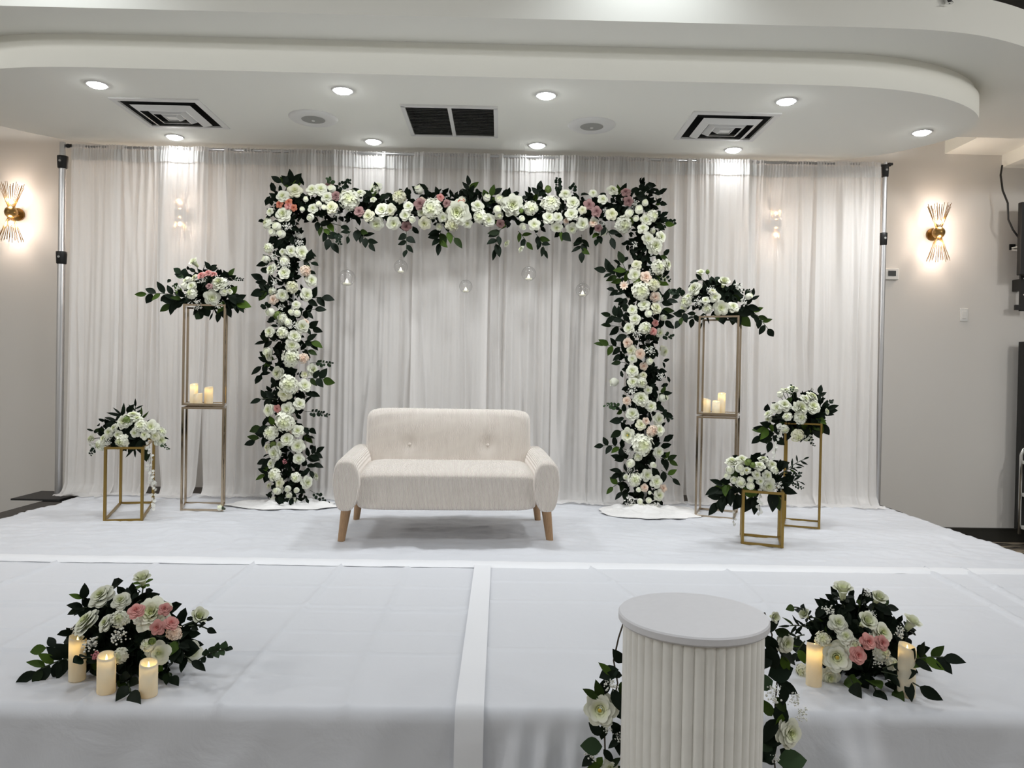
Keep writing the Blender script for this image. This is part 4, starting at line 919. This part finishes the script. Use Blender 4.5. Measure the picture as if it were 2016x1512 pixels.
f2 = arrangement('bouquet', 'white and pink bouquet lying on the stage front beside the fluted pedestal', (f2b.x, f2b.y, SZ+.016), 2.42, (1685, 1262), (110, 95),
    'T1659,1172,48 T1726,1182,40 T1588,1212,30 R1650,1226,36 T1700,1228,48 R1736,1246,46 T1788,1234,46 K1710,1263,30 K1737,1265,28 K1690,1290,32 N1648,1294,56 R1634,1334,38 H1680,1270,30 H1736,1286,32 W1768,1246,26 W1630,1204,26 H1756,1306,28 W1706,1170,20 W1715,1212,22 h1620,1258,30 h1580,1322,30 W1725,1300,28 R1665,1252,30',
    '1586,1206,1556,1192,3,20 1600,1216,1640,1226,5,32 1592,1236,1538,1230,6,22,n 1584,1250,1546,1262,4,22,n 1585,1262,1556,1302,5,26 1590,1270,1570,1300,4,30 1662,1192,1668,1220,4,28 1672,1195,1656,1182,2,26 1690,1205,1700,1180,3,24 1705,1196,1764,1194,5,30 1718,1186,1740,1210,3,30 1695,1326,1738,1374,3,44 1668,1330,1690,1362,3,44 1690,1318,1720,1345,4,40 1748,1340,1776,1370,3,38 1740,1316,1770,1336,3,34 1796,1290,1822,1270,2,34 1788,1252,1772,1268,3,26 1660,1262,1630,1240,5,32 1690,1262,1720,1240,4,32 1655,1240,1650,1200,4,28 1760,1290,1740,1262,4,32 1625,1310,1600,1290,4,30 1640,1210,1625,1190,3,24',
    [(1640, 1215, 1622, 1196, 5, 8), (1750, 1250, 1742, 1238, 4, 8), (1600, 1240, 1586, 1230, 4, 8)], (70, .06), (0, -1, .5), True, 'stage-front bouquets', 1.14, .3, depth=.12)
sprig(f2, (1738, 1316), (1888, 1288), 2.26, 2.12, 10, 38); sprig(f2, (1735, 1322), (1842, 1364), 2.25, 2.15, 4, 38)
sprig(f1, (205, 1300), (148, 1296), 2.26, 2.16, 4, 26, 'r')
fb = PZ(433, 1013, SZ)
t = thing('fallen_blossom', 'small white blossom fallen at the foot of the pink-topped tall stand', 'flower', (fb.x+.01, fb.y-.03, SZ+.03))
obj('petals', BUD[0], 'white_p', t, (0, 0, .018), (.9, .3, 0), .04); obj('calyx', MB().tube([(.01, 0, .02), (.035, -.005, .012)], [.012, .006], 8), 'stem', t)
# ------------------------------------------------------------------ pedestal and its garlands
pc = PY(1364, 1207, 1.86); PR = 146*1.86/FPX
ped = thing('fluted_pedestal', 'round white fluted pedestal with flat round top', 'pedestal', (pc.x, pc.y, 0))
zt2 = pc.z
obj('top', MB().lathe([(.001, zt2-.022), (PR-.003, zt2-.022), (PR, zt2-.018), (PR, zt2-.004), (PR-.003, zt2), (.001, zt2)], 96), 'ped_top', ped, smooth=False)
br = PR*.925
obj('core', MB().lathe([(.001, 0), (br-.006, 0), (br-.006, zt2-.02), (.001, zt2-.02)], 72), 'ped', ped)
nf = 42; fw_ = 2*math.pi*br/nf
fl_m = MB(); rings = []
for z in (0, (zt2-.022)*.5, zt2-.022):
    rings.append([(fw_*.49*math.cos(a), -.010*math.sin(a)*1.0, z) for a in [math.pi*i/8 for i in range(9)]])
fl_m.loft(rings, False, False); fl_me = fl_m.mesh('flute', True)
for k in range(nf):
    a = 2*math.pi*k/nf; obj('flute', fl_me, 'ped', ped, ((br-.008)*math.sin(a), -(br-.008)*math.cos(a), 0), (0, 0, a), (random.uniform(.94, 1.03), 1, 1))
def garland(label, path, Y, leaves, fl, base):
    t = thing('leaf_garland', label, 'garland', base, 'leaf garlands hung on the pedestal')
    pts = [PY(px, py, Y) for px, py in path]
    st = obj('vine', MB().tube([p - t.location for p in pts], .0022, 6, False), 'twig', t, smooth=True)
    for px, py, ang, sz, kd in leaves:
        p = PY(px, py, Y - .02 + random.uniform(-.02, .01)); s = sz*Y/FPX
        d = RT*math.cos(R(ang)) + UP*math.sin(R(ang)) + FW*random.uniform(-.35, .2)
        leaf_at(t, t.location, p, d, s, kd, 'leaf_euc' if kd == 'r' else 'leaf')
    for tok in fl.split():
        k = tok[0]; px, py, dm = map(float, tok[1:].split(','))
        p = PY(px, py, Y-.03); flower(t, p, dm*1.05*Y/FPX, k, (-.25 if px < 1360 else .3, -1, .2), .15)
    return t
GY = 1.96
gl = PY(1226, 1222, GY); gr = PY(1512, 1215, GY)
garland('leafy garland with one open white ranunculus hanging from the pedestal edge', [(1232, 1212), (1218, 1255), (1208, 1300), (1216, 1345), (1205, 1395), (1190, 1440), (1192, 1500), (1194, 1540)], GY,
    [(1226, 1305, 125, 34, 'o'), (1218, 1318, 200, 42, 'r'), (1225, 1330, 170, 36, 'o'), (1228, 1340, 260, 40, 'o'), (1205, 1330, 140, 34, 'o'), (1186, 1374, 112, 44, 'o'), (1178, 1376, 150, 36, 'o'), (1182, 1368, 60, 34, 'o'), (1206, 1356, -70, 40, 'o'), (1214, 1412, 20, 34, 'o'), (1205, 1420, -60, 40, 'o'), (1190, 1424, -100, 34, 'o'), (1212, 1432, -85, 46, 'o'),
     (1184, 1448, 135, 36, 'o'), (1186, 1470, 170, 40, 'r'), (1188, 1475, -50, 34, 'o'), (1170, 1488, 210, 28, 'o'), (1186, 1490, 230, 34, 'o'), (1200, 1510, 40, 34, 'o'), (1208, 1510, -30, 30, 'o'), (1222, 1452, 220, 30, 'o'), (1180, 1505, 200, 34, 'o')],
    'N1181,1398,64 W1204,1346,34 W1166,1482,34 W1220,1450,24 R1202,1512,34 W1198,1432,24', (gl.x, gl.y, .0))
garland('leafy garland with cream berries hanging from the pedestal edge beside the bouquet', [(1505, 1206), (1520, 1250), (1512, 1300), (1530, 1340), (1526, 1390), (1535, 1440), (1524, 1490), (1528, 1540)], GY,
    [(1512, 1245, 60, 40, 'o'), (1508, 1250, -60, 42, 'o'), (1525, 1240, -20, 36, 'o'), (1498, 1262, 240, 40, 'r'), (1515, 1270, -80, 46, 'o'), (1530, 1275, -40, 44, 'o'), (1500, 1290, -110, 44, 'o'), (1540, 1290, -70, 44, 'o'), (1520, 1300, 200, 40, 'o'), (1512, 1330, 20, 46, 'r'), (1522, 1340, 190, 46, 'r'), (1530, 1342, -30, 44, 'o'), (1545, 1350, -100, 40, 'o'), (1525, 1372, -50, 36, 'o'),
     (1545, 1388, 250, 44, 'r'), (1540, 1405, -100, 50, 'o'), (1520, 1410, 120, 40, 'o'), (1530, 1415, 230, 50, 'o'), (1545, 1455, 180, 48, 'o'), (1530, 1470, 160, 44, 'r'), (1535, 1475, -40, 36, 'o'), (1500, 1500, 60, 40, 'r'), (1525, 1505, 150, 40, 'o'), (1530, 1500, 10, 54, 'r'), (1540, 1500, -50, 54, 'o'), (1548, 1320, 100, 40, 'o')],
    'T1521,1214,30 R1548,1266,40 R1556,1444,58 W1522,1364,40 W1562,1376,30 W1576,1404,32 W1522,1490,24', (gr.x, gr.y, .0))
bpy.context.view_layer.update()
